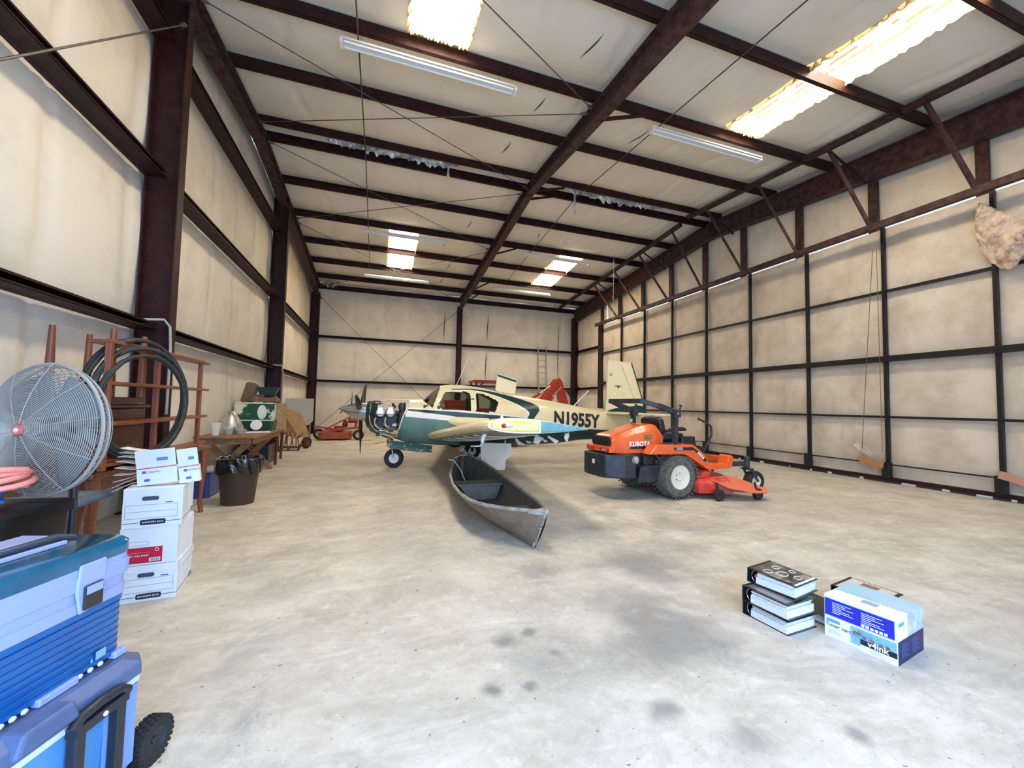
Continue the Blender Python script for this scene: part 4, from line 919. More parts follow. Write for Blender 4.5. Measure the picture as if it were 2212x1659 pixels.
t,fc,m=binder((3.19,1.86,.088),11,.06,'black ring binder with cream title sheet behind the toner boxes',crs)
q=B()
for a in ((.06,-.24,.13,-.20),(.16,-.20,.25,-.10),(.03,-.12,.09,-.09)): q.box((a[0],a[1],.0056),(a[2],a[3],.0064),m)
q.build('title_blocks',M('brown_print',(.22,.13,.10),.5),fc)
def toner(z0,lab,top):
    ang=math.atan2(.36,-.065)-math.pi/2
    t=thing('toner_box',lab,'box',(2.758,1.553,z0),ang,'toner cartridge boxes')
    W_,D_,Hh=.345,.366,.126
    side=M('toner_navy',(.008,.010,.065),.4,spec=.3) if not top else M('toner_white_card',(.80,.83,.90),.35)
    q=B();q.box((0,0,0),(W_,D_,Hh));bo=q.build('carton',M('toner_carton_white',(.82,.86,.93),.35),t,bevel=.002)
    F=frame((-.0006,D_,0),(0,-1,0),(0,0,1))   # near side: x runs toward the near corner
    R_=frame((0,-.0006,0),(1,0,0),(0,0,1)) ;T_=frame((0,0,Hh+.0002),(1,0,0),(0,1,0))
    ink=M('print_black',(.01,.01,.012),.4);sky_=M('print_sky_blue',(.25,.50,.85),.3,col2=(.12,.36,.74),scale=9);blu=M('print_royal_blue',(.012,.022,.42),.3)
    pal=M('print_pale_blue',(.33,.52,.78),.35,col2=(.6,.72,.85),scale=3)
    if not top:
        q=B();quad(q,F,.14,.02,.36,.118);q.build('picture_panel',sky_,bo)
        q=B();quad(q,F,.19,.034,.362,.064,.002);q.build('black_band',ink,bo)
        q=B();quad(q,F,.19,.0,.362,.0335,.002);q.build('white_foot',MC['toner_carton_white'],bo)
        q=B();quad(q,F,.012,.094,.085,.112);q.build('blue_tag',M('print_tag_blue',(.10,.32,.62),.3),bo)
        text('brand_text','v4ink',white,.046,bo,frame((-.0035,D_-.275,.053),(0,-1,0),(0,0,1)),.0004,bold=.001)
        text('product_text','Toner cart',ink,.030,bo,frame((-.0022,D_-.075,.077),(0,-1,0),(0,0,1)),.0004)
        q=B()
        for k in range(4): quad(q,F,.235,.008+.005*k,.31-.01*k,.010+.005*k,.0024)
        for k in range(3): quad(q,F,.02,.03+.008*k,.10-.015*k,.032+.008*k,.0012)
        q.build('small_print',M('print_grey_blue',(.35,.42,.55),.4),bo)
        for x,z,s in ((.165,.085,.014),(.187,.092,.012),(.210,.078,.011),(.245,.075,.012),(.29,.072,.011),(.32,.07,.012)):
            q=B();P_=[F@Vector((x+s*math.cos(a),z+s*.9*math.sin(a),.0022)) for a in [2*math.pi*i/12 for i in range(12)]];q.add(P_,[list(range(12))]);q.build('printed_face',M('print_skin',(.35,.22,.17),.4,col2=(.05,.05,.08),scale=80),bo)
        q=B();quad(q,R_,.0,.0,W_,Hh,.001);eb=q.build('navy_end_panel',side,bo)
        q=B()
        for c in range(2):
            for k in range(9): quad(q,R_,.04+.14*c,.03+.009*k,.04+.14*c+.10-.02*((k*7)%3),.0325+.009*k,.0022)
        q.build('end_small_print',M('print_faint_blue',(.10,.11,.32),.5),eb)
    else:
        q=B();quad(q,F,.004,.004,.352,.105);fb=q.build('blue_front_panel',blu,bo)
        q=B()
        for c in range(2):
            for k in range(7): quad(q,F,.045+.15*c,.085-.010*k,.045+.15*c+(.10,.07,.11,.05,.09,.11,.04)[k],.0878-.010*k,.002)
        for k in range(6): quad(q,F,.195+.022*k,.008,.211+.022*k,.022,.002)
        q.build('white_small_print',white,fb)
        q=B();quad(q,T_,.13,.0,W_,D_,.0008);q.build('pale_top_panel',M('print_top_gradient',(.42,.55,.72),.3,col2=(.30,.55,.52),scale=3),bo)
        q=B();quad(q,T_,.06,.12,.11,.20,.0012);q.build('top_tag',M('print_tag_grey',(.28,.36,.48),.4),bo)
        q=B();quad(q,R_,.13,.0,W_,Hh,.001);q.build('end_picture',M('print_end_photo',(.30,.36,.42),.35,col2=(.55,.60,.66),scale=14),bo)
        q=B();quad(q,R_,.01,.075,.08,.095,.0012);q.build('end_tag',M('print_tag_blue',(.10,.32,.62),.3),bo)
    return t
toner(0,'lower toner carton reading v4ink, standing on the floor before the binders',False)
toner(.128,'upper toner carton with a royal blue front panel, on top of the other carton',True)

# ================= left foreground: cooler, tackle box =================
skyb=M('cooler_light_blue',(.075,.25,.55),.35,col2=(.09,.29,.60),scale=3);slate=M('cooler_slate_lid',(.075,.11,.22),.5,col2=(.10,.14,.27),scale=9)
pblue=M('cooler_pale_side',(.20,.33,.68),.4);wtrim=M('cooler_white_trim',(.62,.70,.80),.4)
CA=R90(-17)    # long axis turned 17 degrees from +Y
CO=thing('wheeled_cooler','light blue wheeled cooler with slate lid, bottom left, under the tackle box','cooler',(-.783,2.025,0),CA)
# local: x = depth (0 right face, negative left), y = along length (0 far end, negative toward camera)
def octo(x0,x1,y0,y1,c): return [(x0+c,y0),(x1-c,y0),(x1,y0+c),(x1,y1-c),(x1-c,y1),(x0+c,y1),(x0,y1-c),(x0,y0+c)]
q=B();loft(q,[[Vector((x*.96-.01,y*.99,.06)) for x,y in octo(-.42,.0,-.80,0,.05)],[Vector((x,y,.36)) for x,y in octo(-.42,.0,-.80,0,.05)]]);q.m=[0]*len(q.m)
q.build('cooler_body',[skyb],CO,bevel=.006)
q=B();q.add([Vector(p) for p in ((.001,-.17,.08),(.001,-.05,.08),(-.05,.001,.08),(-.10,.001,.08),(-.10,.001,.355),(-.05,.001,.355),(.001,-.05,.355),(.001,-.17,.355))],[[0,1,6,7],[1,2,5,6],[2,3,4,5]]);q.build('pale_end_panel',pblue,CO,solid=.006)
q=B();loft(q,[[Vector((x,y,.36)) for x,y in octo(-.425,.006,-.806,.006,.05)],[Vector((x,y,.385)) for x,y in octo(-.425,.006,-.806,.006,.05)]]);q.build('white_rim',wtrim,CO,bevel=.004)
q=B();loft(q,[[Vector((x,y,.385)) for x,y in octo(-.43,.012,-.812,.012,.055)],[Vector((x,y,.43)) for x,y in octo(-.43,.010,-.81,.010,.055)],[Vector((x,y,.455)) for x,y in octo(-.40,-.03,-.77,-.03,.05)]]);ld=q.build('cooler_lid',slate,CO,bevel=.005)
for y0,y1 in ((-.17,-.08),(-.62,-.50)):
    q=B();q.rbox((-.12,y0,.452),(-.05,y1,.460),.03,6);q.build('cup_recess',M('recess_dark',(.04,.05,.12),.6),ld)
q=B();q.prism([(-.46,.40),(-.44,.462),(-.30,.462),(-.28,.40)],0,-.045,.03,Matrix(((1,0,0,0),(0,1,0,0),(0,0,1,0),(0,0,0,1))));q.build('lid_boss',slate,ld,bevel=.01)
blp=M('black_plastic',(.018,.020,.026),.4)
HX=.004
q=B()
for y in (-.145,-.285): q.rbox((HX,y-.017,.02),(HX+.035,y+.017,.365),.008,3,ax=2)
q.bar((HX+.02,-.28,.06),(HX+.02,-.15,.02),.03,.05);q.build('handle_rail',blp,CO,bevel=.003)
q=B();q.tube([(HX+.025,-.31,.375),(HX+.025,-.28,.398),(HX+.025,-.22,.404),(HX+.025,-.15,.398),(HX+.025,-.12,.375)],.016,10);q.bar((HX+.02,-.305,.362),(HX+.02,-.125,.362),.035,.03);q.build('pull_handle',blp,CO,smooth=True)
q=B();q.ellip((HX+.04,-.215,.362),(.006,.008,.008),10,6);q.build('handle_stud',white,CO,smooth=True)
wl=wheel('cooler_wheel',(-.012,.045,.08),(1,.0,0),.078,.06,blp,CO,hr=.55)
q=B()
for k in range(26):
    for o in (-1,0,1):
        a=2*math.pi*(k+.5*(o==0))/26;m=Matrix.Translation((-.012,.045,.08))@Matrix.Rotation(a,4,'X')@Matrix.Translation((o*.02,0,.078));q.box((-.007,-.006,-.005),(.007,.006,.005),m)
q.build('wheel_knobs',rub,wl)
wl=wheel('cooler_wheel',(-.40,.05,.08),(1,0,0),.078,.06,blp,CO,hr=.55)
B().tube([(-.42,.05,.08),(-.02,.05,.08)],.010,8).build('axle',blp,CO)
# tackle box
tblue=M('tackle_ocean_blue',(.001,.105,.34),.25,coat=.3,col2=(.001,.075,.28),scale=5);tlite=M('tackle_pale_lavender',(.30,.36,.60),.4,coat=.1)
tteal=M('translucent_teal_lid',(.004,.085,.16),.12,coat=.5,col2=(.006,.14,.24),scale=6)
TB=thing('tackle_box','large blue and pale lavender tackle box with teal lid, standing on the cooler','box',(-.850,2.015,.4575),CA)
Lx,Ly=.32,.56
def rr(x0,x1,y0,y1,c,n=4):
    P_=[]
    for cx,cy,a0 in ((x1-c,y1-c,0),(x0+c,y1-c,90),(x0+c,y0+c,180),(x1-c,y0+c,270)):
        for k in range(n+1):
            t=R90(a0+90*k/n);P_.append((cx+c*math.cos(t),cy+c*math.sin(t)))
    return P_
def ring(z,g=0,c=.05): return [Vector((x,y,z)) for x,y in rr(-Lx-g,g,-Ly-g,g,c)]
q=B();secs=[ring(.012,-.02)]
zz=.012
for k in range(8): secs+=[ring(.014+.0235*k,-.004),ring(.014+.0235*k+.019,-.003),ring(.014+.0235*k+.0195,-.006)]
secs+=[ring(.205,.0),ring(.225,.0)]
loft(q,secs);q.build('drawer_body',tblue,TB,smooth=True,ang=25)
q=B();loft(q,[ring(.225,-.004),ring(.226,.002),ring(.262,.004),ring(.264,-.001),ring(.30,.002),ring(.302,.008),ring(.345,.010),ring(.347,.004),ring(.375,.004)]);q.build('pale_shell',tlite,TB,smooth=True,ang=25)
q=B();loft(q,[ring(.372,.004),ring(.385,.007),ring(.415,.006),ring(.428,-.006)]);tl=q.build('box_lid',tteal,TB,smooth=True,ang=40)
q=B();q.rbox((-.23,-.46,.428),(-.09,-.10,.434),.03,4);q.build('lid_tray_window',M('lid_smoked_contents',(.03,.09,.14),.15,col2=(.20,.16,.15),scale=16,coat=.5),tl)
q=B();q.prism([(-.05,.428),(-.10,.450),(-.42,.450),(-.46,.428)],0,-.30,-.20,None);q.build('lid_storage_flap',tlite,tl,bevel=.012)
q=B();q.tube([(-.16,-.06,.43),(-.15,-.13,.452),(-.15,-.38,.452),(-.16,-.45,.43)],.013,10);q.build('carry_handle',M('handle_slate',(.035,.05,.08),.4),TB,smooth=True)
q=B();q.bar((-.105,-.14,.442),(-.115,-.38,.442),.014,.014);q.build('handle_rim',tlite,TB,bevel=.004)
q=B();q.prism([(-.115,.385),(-.115,.235),(-.20,.225),(-.215,.30),(-.205,.385)],0,.004,.014);q.build('latch_plate',tlite,TB,bevel=.005)
q=B();q.rbox((.014,-.195,.235),(.022,-.13,.315),.006,3,ax=0);lt=q.build('latch',M('latch_black',(.012,.012,.016),.25,coat=.5),TB,bevel=.003)
q=B();q.box((.022,-.190,.285),(.0235,-.135,.312));q.build('latch_gloss_tab',tlite,lt)
for k,y in enumerate((-.10,-.135,-.17,-.33,-.36,-.39)):
    q=B();q.ellip((.0,y,.012),(.006,.010,.008),8,6);q.build('side_rivet',wtrim,TB,smooth=True)
q=B();q.box((.001,-.12,.035),(.0022,-.085,.062));q.box((.001,-.137,.035),(.0022,-.131,.046));q.build('moulded_label',M('label_light',(.20,.40,.62),.4),TB)
for y0,y1 in ((-.055,-.005),(-.30,-.18),(-.56,-.42)):
    q=B();q.rbox((-.02,y0,.0),(.010,y1,.022),.006,3);q.build('base_foot',tlite,TB,bevel=.003)
# ================= banker boxes and parcels =================
card=M('white_carton',(.76,.80,.86),.6,col2=(.70,.72,.76),scale=3);navy=M('label_navy',(.008,.012,.05),.35);gline=M('printed_rule',(.16,.20,.32),.5)
def bbox(loc,rz,lab,kind,W_=.315,D_=.40,Hh=.262,lid=False):
    t=thing('carton_box',lab,'box',loc,R90(rz),'white cartons in the floor stack')
    B().box((0,0,0),(W_,D_,Hh)).build('carton',card,t,bevel=.004)
    F=frame((0,-.0005,0),(1,0,0),(0,0,1));R_=frame((W_+.0005,0,0),(0,1,0),(0,0,1))
    if lid:
        q=B()
        for a,b_ in (((-.008,-.008,Hh-.045),(W_+.008,-.002,Hh+.004)),((W_+.002,-.008,Hh-.045),(W_+.008,D_+.008,Hh+.004)),((-.008,-.008,Hh-.0),(W_+.008,D_+.008,Hh+.004))): q.box(a,b_)
        q.build('carton_lid',card,t,bevel=.002)
    if kind=='bank':
        q=B();q.rbox((.10,.0,0),(.19,.001,0.0012) if 0 else (.19,.028,.0012),.013,6,F@Matrix.Translation((.0,.185 if not lid else .165,0)));hs=q.build('hand_hole',M('hand_hole_shadow',(.05,.06,.10),.7),t)
        q=B()
        for z in (.065,.11,.155): quad(q,F,.015,z,.295,z+.0016)
        for x in (.015,.2935): quad(q,F,x,.065,x+.0016,.155)
        quad(q,F,.005,.034,.09,.039);quad(q,F,.235,.034,.312,.039);quad(q,R_,0,.034,D_-.1,.039);q.build('printed_lines',gline,t)
        q=B();q.add([F@Vector((.165+.065*x,.037+.017*y,.0016)) for x,y in ((-1,-1),(1,-1),(1.06,0),(1,1),(0,1.12),(-1,1),(-1.06,0))],[list(range(7))]);lb=q.build('brand_patch',navy,t,solid=.001)
        text('brand_lettering','BANKERS BOX',white,.0175,lb,frame((.165,-.003,.037),(1,0,0),(0,0,1)),.0004,sx=1.0)
        q=B();q.add([R_@Vector((D_-.05+.035*x,.040+.015*y,.0016)) for x,y in ((-1,-1),(1,-1),(1,1),(0,1.15),(-1,1))],[list(range(5))]);lb=q.build('side_brand_patch',navy,t,solid=.001)
        text('side_lettering','BANKERS BOX',white,.0085,lb,frame((W_+.003,D_-.05,.040),(0,1,0),(0,0,1)),.0004)
        q=B();quad(q,F,.225,.163,.265,.170);q.build('corner_mark',M('print_mark_blue',(.03,.08,.40),.4),t)
    else:
        q=B();quad(q,F,.0,.012,.235,.118,.0012);rd=q.build('red_label',M('red_paper_label',(.52,.010,.045),.4),t)
        q=B()
        quad(q,F,.165,.02,.225,.045,.002);q.build('barcode_patch',white,rd)
        q=B()
        for k in range(16): quad(q,F,.170+.0033*k,.0215,.170+.0033*k+(.0018 if k%3 else .0009),.043,.0024)
        q.build('barcode',navy,rd)
        text('copy_text','white copy paper',white,.018,rd,frame((.10,-.0028,.065),(1,0,0),(0,0,1)),.0003)
        q=B();P_=[F@Vector((.205+.010*math.cos(a),.098+.010*math.sin(a),.002)) for a in [2*math.pi*i/18 for i in range(18)]];q.tube(P_,.0018,5,closed=True);q.build('round_mark',white,rd)
        q=B();quad(q,F,.03,.083,.17,.0838,.002);q.build('label_rule',white,rd)
        q=B();q.tube([F@Vector((.105+.05*math.cos(a)**3 if 0 else .105+(.04*(1 if math.cos(a)>0 else -1)+.013*math.cos(a)),.145+.013*math.sin(a),.001)) for a in [2*math.pi*i/20+.01 for i in range(20)]],.0009,4,closed=True);q.build('knockout_outline',gline,t)
    return t
bbox((-1.605,3.64,0),7,'lidded white bankers carton at the bottom of the stack','bank',Hh=.245,lid=True)
bbox((-1.615,3.645,.2495),6,'white carton with a red copy paper label, second in the stack','red',Hh=.255)
bbox((-1.60,3.62,.505),10,'white bankers carton with hand hole, third up in the stack','bank',W_=.32,Hh=.27)
def parcel(loc,rz,W_,Hh,D_,lab,tilt):
    t=thing('mailing_box',lab,'box',loc,rot3=(R90(tilt[0]),R90(tilt[1]),R90(rz)),group='white mailing boxes on the carton stack')
    B().box((0,0,0),(W_,D_,Hh*.48)).build('carton',card,t,bevel=.002)
    q=B();m=Matrix.Translation((0,0,Hh*.48))@Matrix.Rotation(R90(8),4,'X');q.box((0,0,0),(W_,.005,Hh*.52),m);fl_=q.build('raised_flap',card,t,bevel=.001)
    F=frame((0,-.0006,0),(1,0,0),(0,0,1))
    q=B();quad(q,F,0,Hh*.46,W_,Hh*.485,.0012);q.build('red_edge',M('mail_red',(.55,.03,.04),.4),t)
    q=B();quad(q,F,.03,Hh*.33,.05,Hh*.40,.0012);
    quad(q,F,.055,Hh*.37,.12,Hh*.38,.0012);quad(q,F,.055,Hh*.34,.13,Hh*.35,.0012);quad(q,F,.04,Hh*.10,.07,Hh*.17,.0012);q.build('printed_marks',M('mail_blue',(.06,.11,.38),.4),t)
    q=B();q.box((W_*.52,-.0015,.045),(W_*.80,-.0005,.068),m);q.build('stamp_box',M('mail_stamp_blue',(.12,.24,.55),.4),fl_)
    return t
parcel((-1.56,3.70,.779),9,.22,.245,.06,'white mailing box with a blue stamp mark, nearer left on top of the stack',(-3,-6))
parcel((-1.335,3.75,.779),12,.12,.25,.08,'smaller white mailing box with printed label, right end on top of the stack',(-2,-7))
rr_=random.Random(9)
for k in range(9):
    q=B();m=Matrix.Rotation(R90(-22+5*k),4,'Y')
    q.grid(4,4,lambda a,c:m@Vector((-.20*a,.10*c+.01*k*.0,.012*math.sin(3*a+k)+.004)))
    e=q.build('paper_envelope',paper,None,solid=.003);e.location=(-1.555,3.79+.011*k,.80+.022*k)
    tag(e,'%s white envelope of the fan beside the mailing boxes, counted from the bottom'%(['lowest','second','third','fourth','fifth','sixth','seventh','eighth','ninth'][k]),'envelope','envelopes fanned out on the carton stack')
# ================= drum fan =================
FN=Vector((-.42,-.90,.02)).normalized();FC=Vector((-1.49,2.66,1.24))
FT=thing('drum_fan','large grey wire cage floor fan at the left edge','fan',(-1.52,2.96,0))
fx=FN.cross(Vector((0,0,1))).normalized()*-1;fy=fx.cross(FN).normalized()
if fy.z<0:fy=-fy
FM=Matrix(((fx[0],fy[0],FN[0],FC[0]),(fx[1],fy[1],FN[1],FC[1]),(fx[2],fy[2],FN[2],FC[2]),(0,0,0,1)))
wire=M('grey_fan_wire',(.34,.32,.29),.5,.2)
dome=lambda r:.075*(1-(r/.305)**2.2)+.02
q=B()
for k in range(38):
    r=.035+.0073*k;q.tube([FM@Vector((r*math.cos(a),r*math.sin(a),dome(r))) for a in [2*math.pi*i/56 for i in range(56)]],.0019,4,closed=True)
q.build('front_guard_rings',wire,FT,world=True)
q=B()
for k in range(10):
    a=2*math.pi*k/10+.2;q.tube([FM@Vector((r*math.cos(a),r*math.sin(a),dome(r)+.003)) for r in (.03,.1,.17,.24,.29,.315)],.0018,5)
q.tube([FM@Vector((.312*math.cos(a),.312*math.sin(a),.0)) for a in [2*math.pi*i/64 for i in range(64)]],.008,6,closed=True)
q.tube([FM@Vector((.302*math.cos(a),.302*math.sin(a),-.035)) for a in [2*math.pi*i/64 for i in range(64)]],.006,6,closed=True)
q.build('guard_spokes',wire,FT,world=True)
q=B()
for k in range(16):
    r=.04+.0155*k;q.tube([FM@Vector((r*math.cos(a),r*math.sin(a),-.07-.02*(1-(r/.3)**2))) for a in [2*math.pi*i/40 for i in range(40)]],.0022,4,closed=True)
for k in range(44):
    a=2*math.pi*k/44;q.tube([FM@Vector((r*math.cos(a+(.3-r)),r*math.sin(a+(.3-r)),z)) for r,z in ((.04,-.09),(.18,-.085),(.27,-.065),(.302,-.03),(.312,.0))],.0022,4)
q.build('rear_guard',wire,FT,world=True)
fb=M('fan_blade_blue_grey',(.15,.15,.155),.5,0,col2=(.20,.20,.20),scale=5)
for k in range(4):
    a0=R90(38+90*k);q=B()
    q.grid(8,6,lambda a,c:FM@Vector(((.055+.225*c)*math.cos(a0+(a-.5)*(1.15-.15*c)),(.055+.225*c)*math.sin(a0+(a-.5)*(1.15-.15*c)),-.02+(a-.5)*.05)))
    q.build('fan_blade',fb,FT,world=True,smooth=True,solid=.002,ang=180)
q=B();q.lathe([(.055,-.17),(.06,-.16),(.06,-.02),(.04,.0)],FC,FN,24);q.build('fan_motor',blp,FT,world=True,smooth=True)
q=B();q.lathe([(.026,.088),(.027,.096),(.022,.104)],FC,FN,24);bd_=q.build('centre_badge',M('badge_red_ring',(.52,.13,.12),.4),FT,world=True,smooth=True)
q=B();q.lathe([(.012,.104),(.010,.107)],FC,FN,16);q.build('badge_centre',M('badge_centre',(.72,.55,.50),.4),FT,world=True) 
q=B();q.tube([(-1.52,2.96,.03),(-1.52,2.96,1.16),FM@Vector((0,0,-.14))],.02,10);q.lathe([(.19,0),(.19,.02),(.05,.05)],(-1.52,2.98,0),(0,0,1),32);q.build('stand',blp,FT,world=True,smooth=True,ang=40)
# black tote beside it with coiled cords on top
TO=thing('storage_tote','tall glossy black plastic tote behind the blue tackle box','tote',(-1.62,2.52,0),R90(-6))
q=B();loft(q,[[Vector((x,y,.0)) for x,y in rr(-.20,.20,-.17,.17,.05)],[Vector((x,y,.86)) for x,y in rr(-.235,.235,-.19,.19,.05)]]);q.build('tote_body',M('glossy_black_plastic',(.004,.004,.006),.35,spec=.3),TO,smooth=True,ang=50)
q=B();loft(q,[[Vector((x,y,.86)) for x,y in rr(-.25,.25,-.205,.205,.05)],[Vector((x,y,.90)) for x,y in rr(-.25,.25,-.205,.205,.05)],[Vector((x,y,.91)) for x,y in rr(-.235,.235,-.19,.19,.05)]]);q.build('tote_lid',MC['glossy_black_plastic'],TO,smooth=True,ang=30)
def coil(nm,c,r,rad,n,mat,lab,cat,h=.014,sq=.75,seed=1,tilt=0,grp=None):
    r0=random.Random(seed);P_=[]
    N=n*22
    for i in range(N):
        a=2*math.pi*i/22;k=i/22;rr0=r*(1+.10*math.sin(k*2.3+seed))
        P_.append(Vector((rr0*math.cos(a)+.02*math.sin(k*3),rr0*sq*math.sin(a)+.015*math.cos(k*2),h*k+.010*math.sin(a*2+k))))
    q=B();q.tube(P_,rad,8);o=q.build(nm,mat,None,smooth=True);o.location=c;o.rotation_euler=(R90(tilt),0,R90(20));tag(o,lab,cat,grp);return o
coil('water_hose',(-1.66,2.50,.925),.115,.009,4,M('bright_blue_hose',(.03,.17,.55),.35),'bright blue hose coiled on the black tote','hose',h=.018,seed=3)
coil('coiled_extension_lead',(-1.60,2.50,.995),.145,.0125,4,M('salmon_cord',(.85,.22,.15),.4,col2=(.9,.32,.25),scale=5),'salmon pink extension cord coiled above the blue hose','cord',h=.020,seed=5)
# ================= mahogany table, stools, shelf rack =================
mah=M('mahogany_wood',(.13,.030,.014),.3,col2=(.075,.016,.009),scale=5,stretch=(1,6,1),coat=.3);oak=M('reddish_oak',(.26,.075,.028),.4,col2=(.19,.05,.02),scale=6,stretch=(1,1,.3))
TT=thing('long_table','long mahogany table along the left wall with cabriole legs','table',(-2.36,5.2,0))
q=B();q.rbox((-2.80,4.05,.775),(-1.97,6.42,.815),.03,4);q.build('tabletop',mah,TT,world=True,bevel=.008)
q=B();q.box((-2.72,4.15,.66),(-2.70,6.3,.775));q.box((-2.05,4.15,.66),(-2.03,6.3,.775));q.box((-2.72,4.15,.66),(-2.03,4.17,.775));q.box((-2.72,6.28,.66),(-2.03,6.3,.775));q.build('apron',mah,TT,world=True)
for x,y in ((-2.70,4.18),(-2.04,4.18),(-2.70,6.27),(-2.02,6.30)):
    q=B();q.tube([(x,y,.78),(x+.01,y,.60),(x,y,.35),(x-.01,y,.12),(x+.01,y,0)],[.05,.042,.03,.022,.026],10);q.build('leg',oak,TT,world=True,smooth=True)
# dark chest on the table and an upturned end table with its legs in the air
CH=thing('wooden_chest','dark mahogany chest on the long table behind the shelf rack','chest',(-2.42,4.92,.817))
q=B();q.box((-2.70,4.60,.817),(-2.19,5.26,1.30));q.build('chest_body',mah,CH,world=True,bevel=.008)
q=B()
for z in (.84,1.0,1.16): q.box((-2.189,4.63,z),(-2.178,5.23,z+.13))
q.build('drawer_fronts',mah,CH,world=True,bevel=.004)
UT=thing('upturned_end_table','small reddish wooden end table turned upside down with tapered legs pointing up','table',(-2.42,4.92,1.303))
q=B();q.box((-2.69,4.60,1.303),(-2.15,5.26,1.33));q.box((-2.66,4.63,1.33),(-2.18,5.23,1.40));q.build('tabletop',mah,UT,world=True,bevel=.006)
for x,y in ((-2.62,4.68),(-2.63,5.19),(-2.21,4.68),(-2.19,5.15)):
    q=B();q.tube([(x,y,1.40),(x,y,1.70),(x,y,2.0)],[.034,.030,.021],14);q.build('leg',oak,UT,world=True,smooth=True)
# rack
RK=thing('shelf_rack','open reddish wood shelf rack with curved shelf ends standing on the long table','shelf',(-2.03,5.2,.817))
for y in (4.23,5.01,6.05):
    for x in ((-2.0,-2.035) if 1 else ()): pass
    q=B();q.box((-2.035,y-.022,.817),(-1.995,y+.022,1.86));q.build('upright',oak,RK,world=True,bevel=.003)
for k,z in enumerate((.86,1.185,1.51,1.84)):
    q=B();pts=[(-2.16,4.24),(-2.0,4.19),(-1.955,4.5),(-1.945,5.1),(-1.965,5.8),(-1.99,6.15),(-2.03,6.40),(-2.12,6.36)]
    q.prism(pts,2,z-.014,z+.014);q.build('shelf_board',oak,RK,world=True,bevel=.004)
# coiled pump hose on the rack
hm=M('black_rubber_hose',(.014,.014,.013),.6,col2=(.04,.036,.028),scale=8);P_=[]
hd=Vector((.55,.83,0));c0=Vector((-1.95,4.50,1.40))
for i in range(26*6+9):
    a=2*math.pi*i/26+1.2;k=i/26;r=.475-.011*k+.022*math.sin(k*2.1);off=.018*(k-2)+.012*math.sin(a*2+k*3)
    P_.append(c0+hd*(r*.82*math.cos(a))+Vector((0,0,1))*(r*1.04*math.sin(a)-.012*k)+Vector((.83,-.55,0))*(off+.05))
q=B();q.tube(P_,.0165,8);HS=thing('pump_hose','thick black rubber hose coiled in a large ring over the shelf rack','hose',(-1.93,4.74,.83))
q.build('hose_coil',hm,HS,world=True,smooth=True)
q=B();q.tube([P_[-1],P_[-1]+Vector((.0,.0,-.07))],.019,10);q.build('brass_coupling',M('pale_brass',(.6,.5,.3),.35,.7),HS,world=True,smooth=True)
q=B();q.tube([(-2.66,6.2,2.33),(-2.5,6.3,2.36),(-2.46,6.36,2.28),(-2.45,6.38,2.0),(-2.45,6.38,1.2)],.014,8);tag(q.build('conduit_cable',M('grey_cable',(.45,.43,.40),.5),None,smooth=True),'grey cable bending from the left wall girt down the nearest column','cable')
# hourglass stool, folded pads
ST=thing('wooden_stool','hourglass sided dark wooden stool below the fan','stool',(-2.05,3.78,0))
for y in (-.14,.14):
    q=B();P_=[(-.14,0),(-.125,.12),(-.085,.33),(-.09,.46),(-.12,.64),(.12,.64),(.09,.46),(.085,.33),(.125,.12),(.14,0)];q.prism([(z,x) for x,z in P_],1,y-.015,y+.015);q.build('side_panel',oak,ST,bevel=.004)
q=B();q.rbox((-.15,-.20,.64),(.15,.20,.672),.02,3);q.build('seat',mah,ST,bevel=.005)
q=B();q.rbox((-.24,-.20,0),(.22,.20,.045),.04,4);pdm=q.build('folded_pad',M('grey_blue_pad',(.13,.17,.22),.8,col2=(.08,.10,.14),scale=5),None,bevel=.015);pdm.location=(-2.02,3.78,.674);tag(pdm,'grey blue folded pad on the wooden stool','pad')
# trash can
TC=thing('trash_can','brown round trash can lined with a black bag','trash can',(-1.735,6.72,0))
q=B();q.lathe([(.185,0),(.19,.01),(.245,.56),(.25,.57)],n=36);q.build('can_body',M('brown_plastic',(.055,.028,.018),.45),TC,smooth=True,ang=60)
q=B();rgb=random.Random(2)
def bag(a,c):
    t=2*math.pi*a;prof=[(.262,.42),(.272,.50),(.275,.57),(.268,.615),(.245,.62),(.225,.56),(.20,.42)];i=c*(len(prof)-1);k=min(int(i),len(prof)-2);f=i-k
    r=prof[k][0]*(1-f)+prof[k+1][0]*f;z=prof[k][1]*(1-f)+prof[k+1][1]*f
    w_=.010*math.sin(9*t+3*z*8)+.008*math.sin(17*t+1+z*20);return Vector(((r+w_)*math.cos(t),(r+w_)*math.sin(t),z+.02*math.sin(3*t)*(1 if c<.2 else .3)))
q.grid(90,24,bag);q.build('bin_liner',M('black_bin_liner',(.006,.006,.007),.18,coat=.6),TC,smooth=True,ang=180)
# blue storage bin and its lid
SB=thing('storage_bin','blue plastic storage bin with grey lid behind the trash can','bin',(-2.45,7.35,0))
q=B();q.rbox((-.26,-.22,0),(.26,.22,.36),.04,4);q.build('bin_body',M('bin_royal_blue',(.03,.055,.25),.4),SB,bevel=.01)
q=B();q.rbox((-.28,-.24,.36),(.28,.24,.40),.04,4);q.build('bin_lid',M('bin_lid_grey',(.33,.37,.42),.5),SB,bevel=.008)

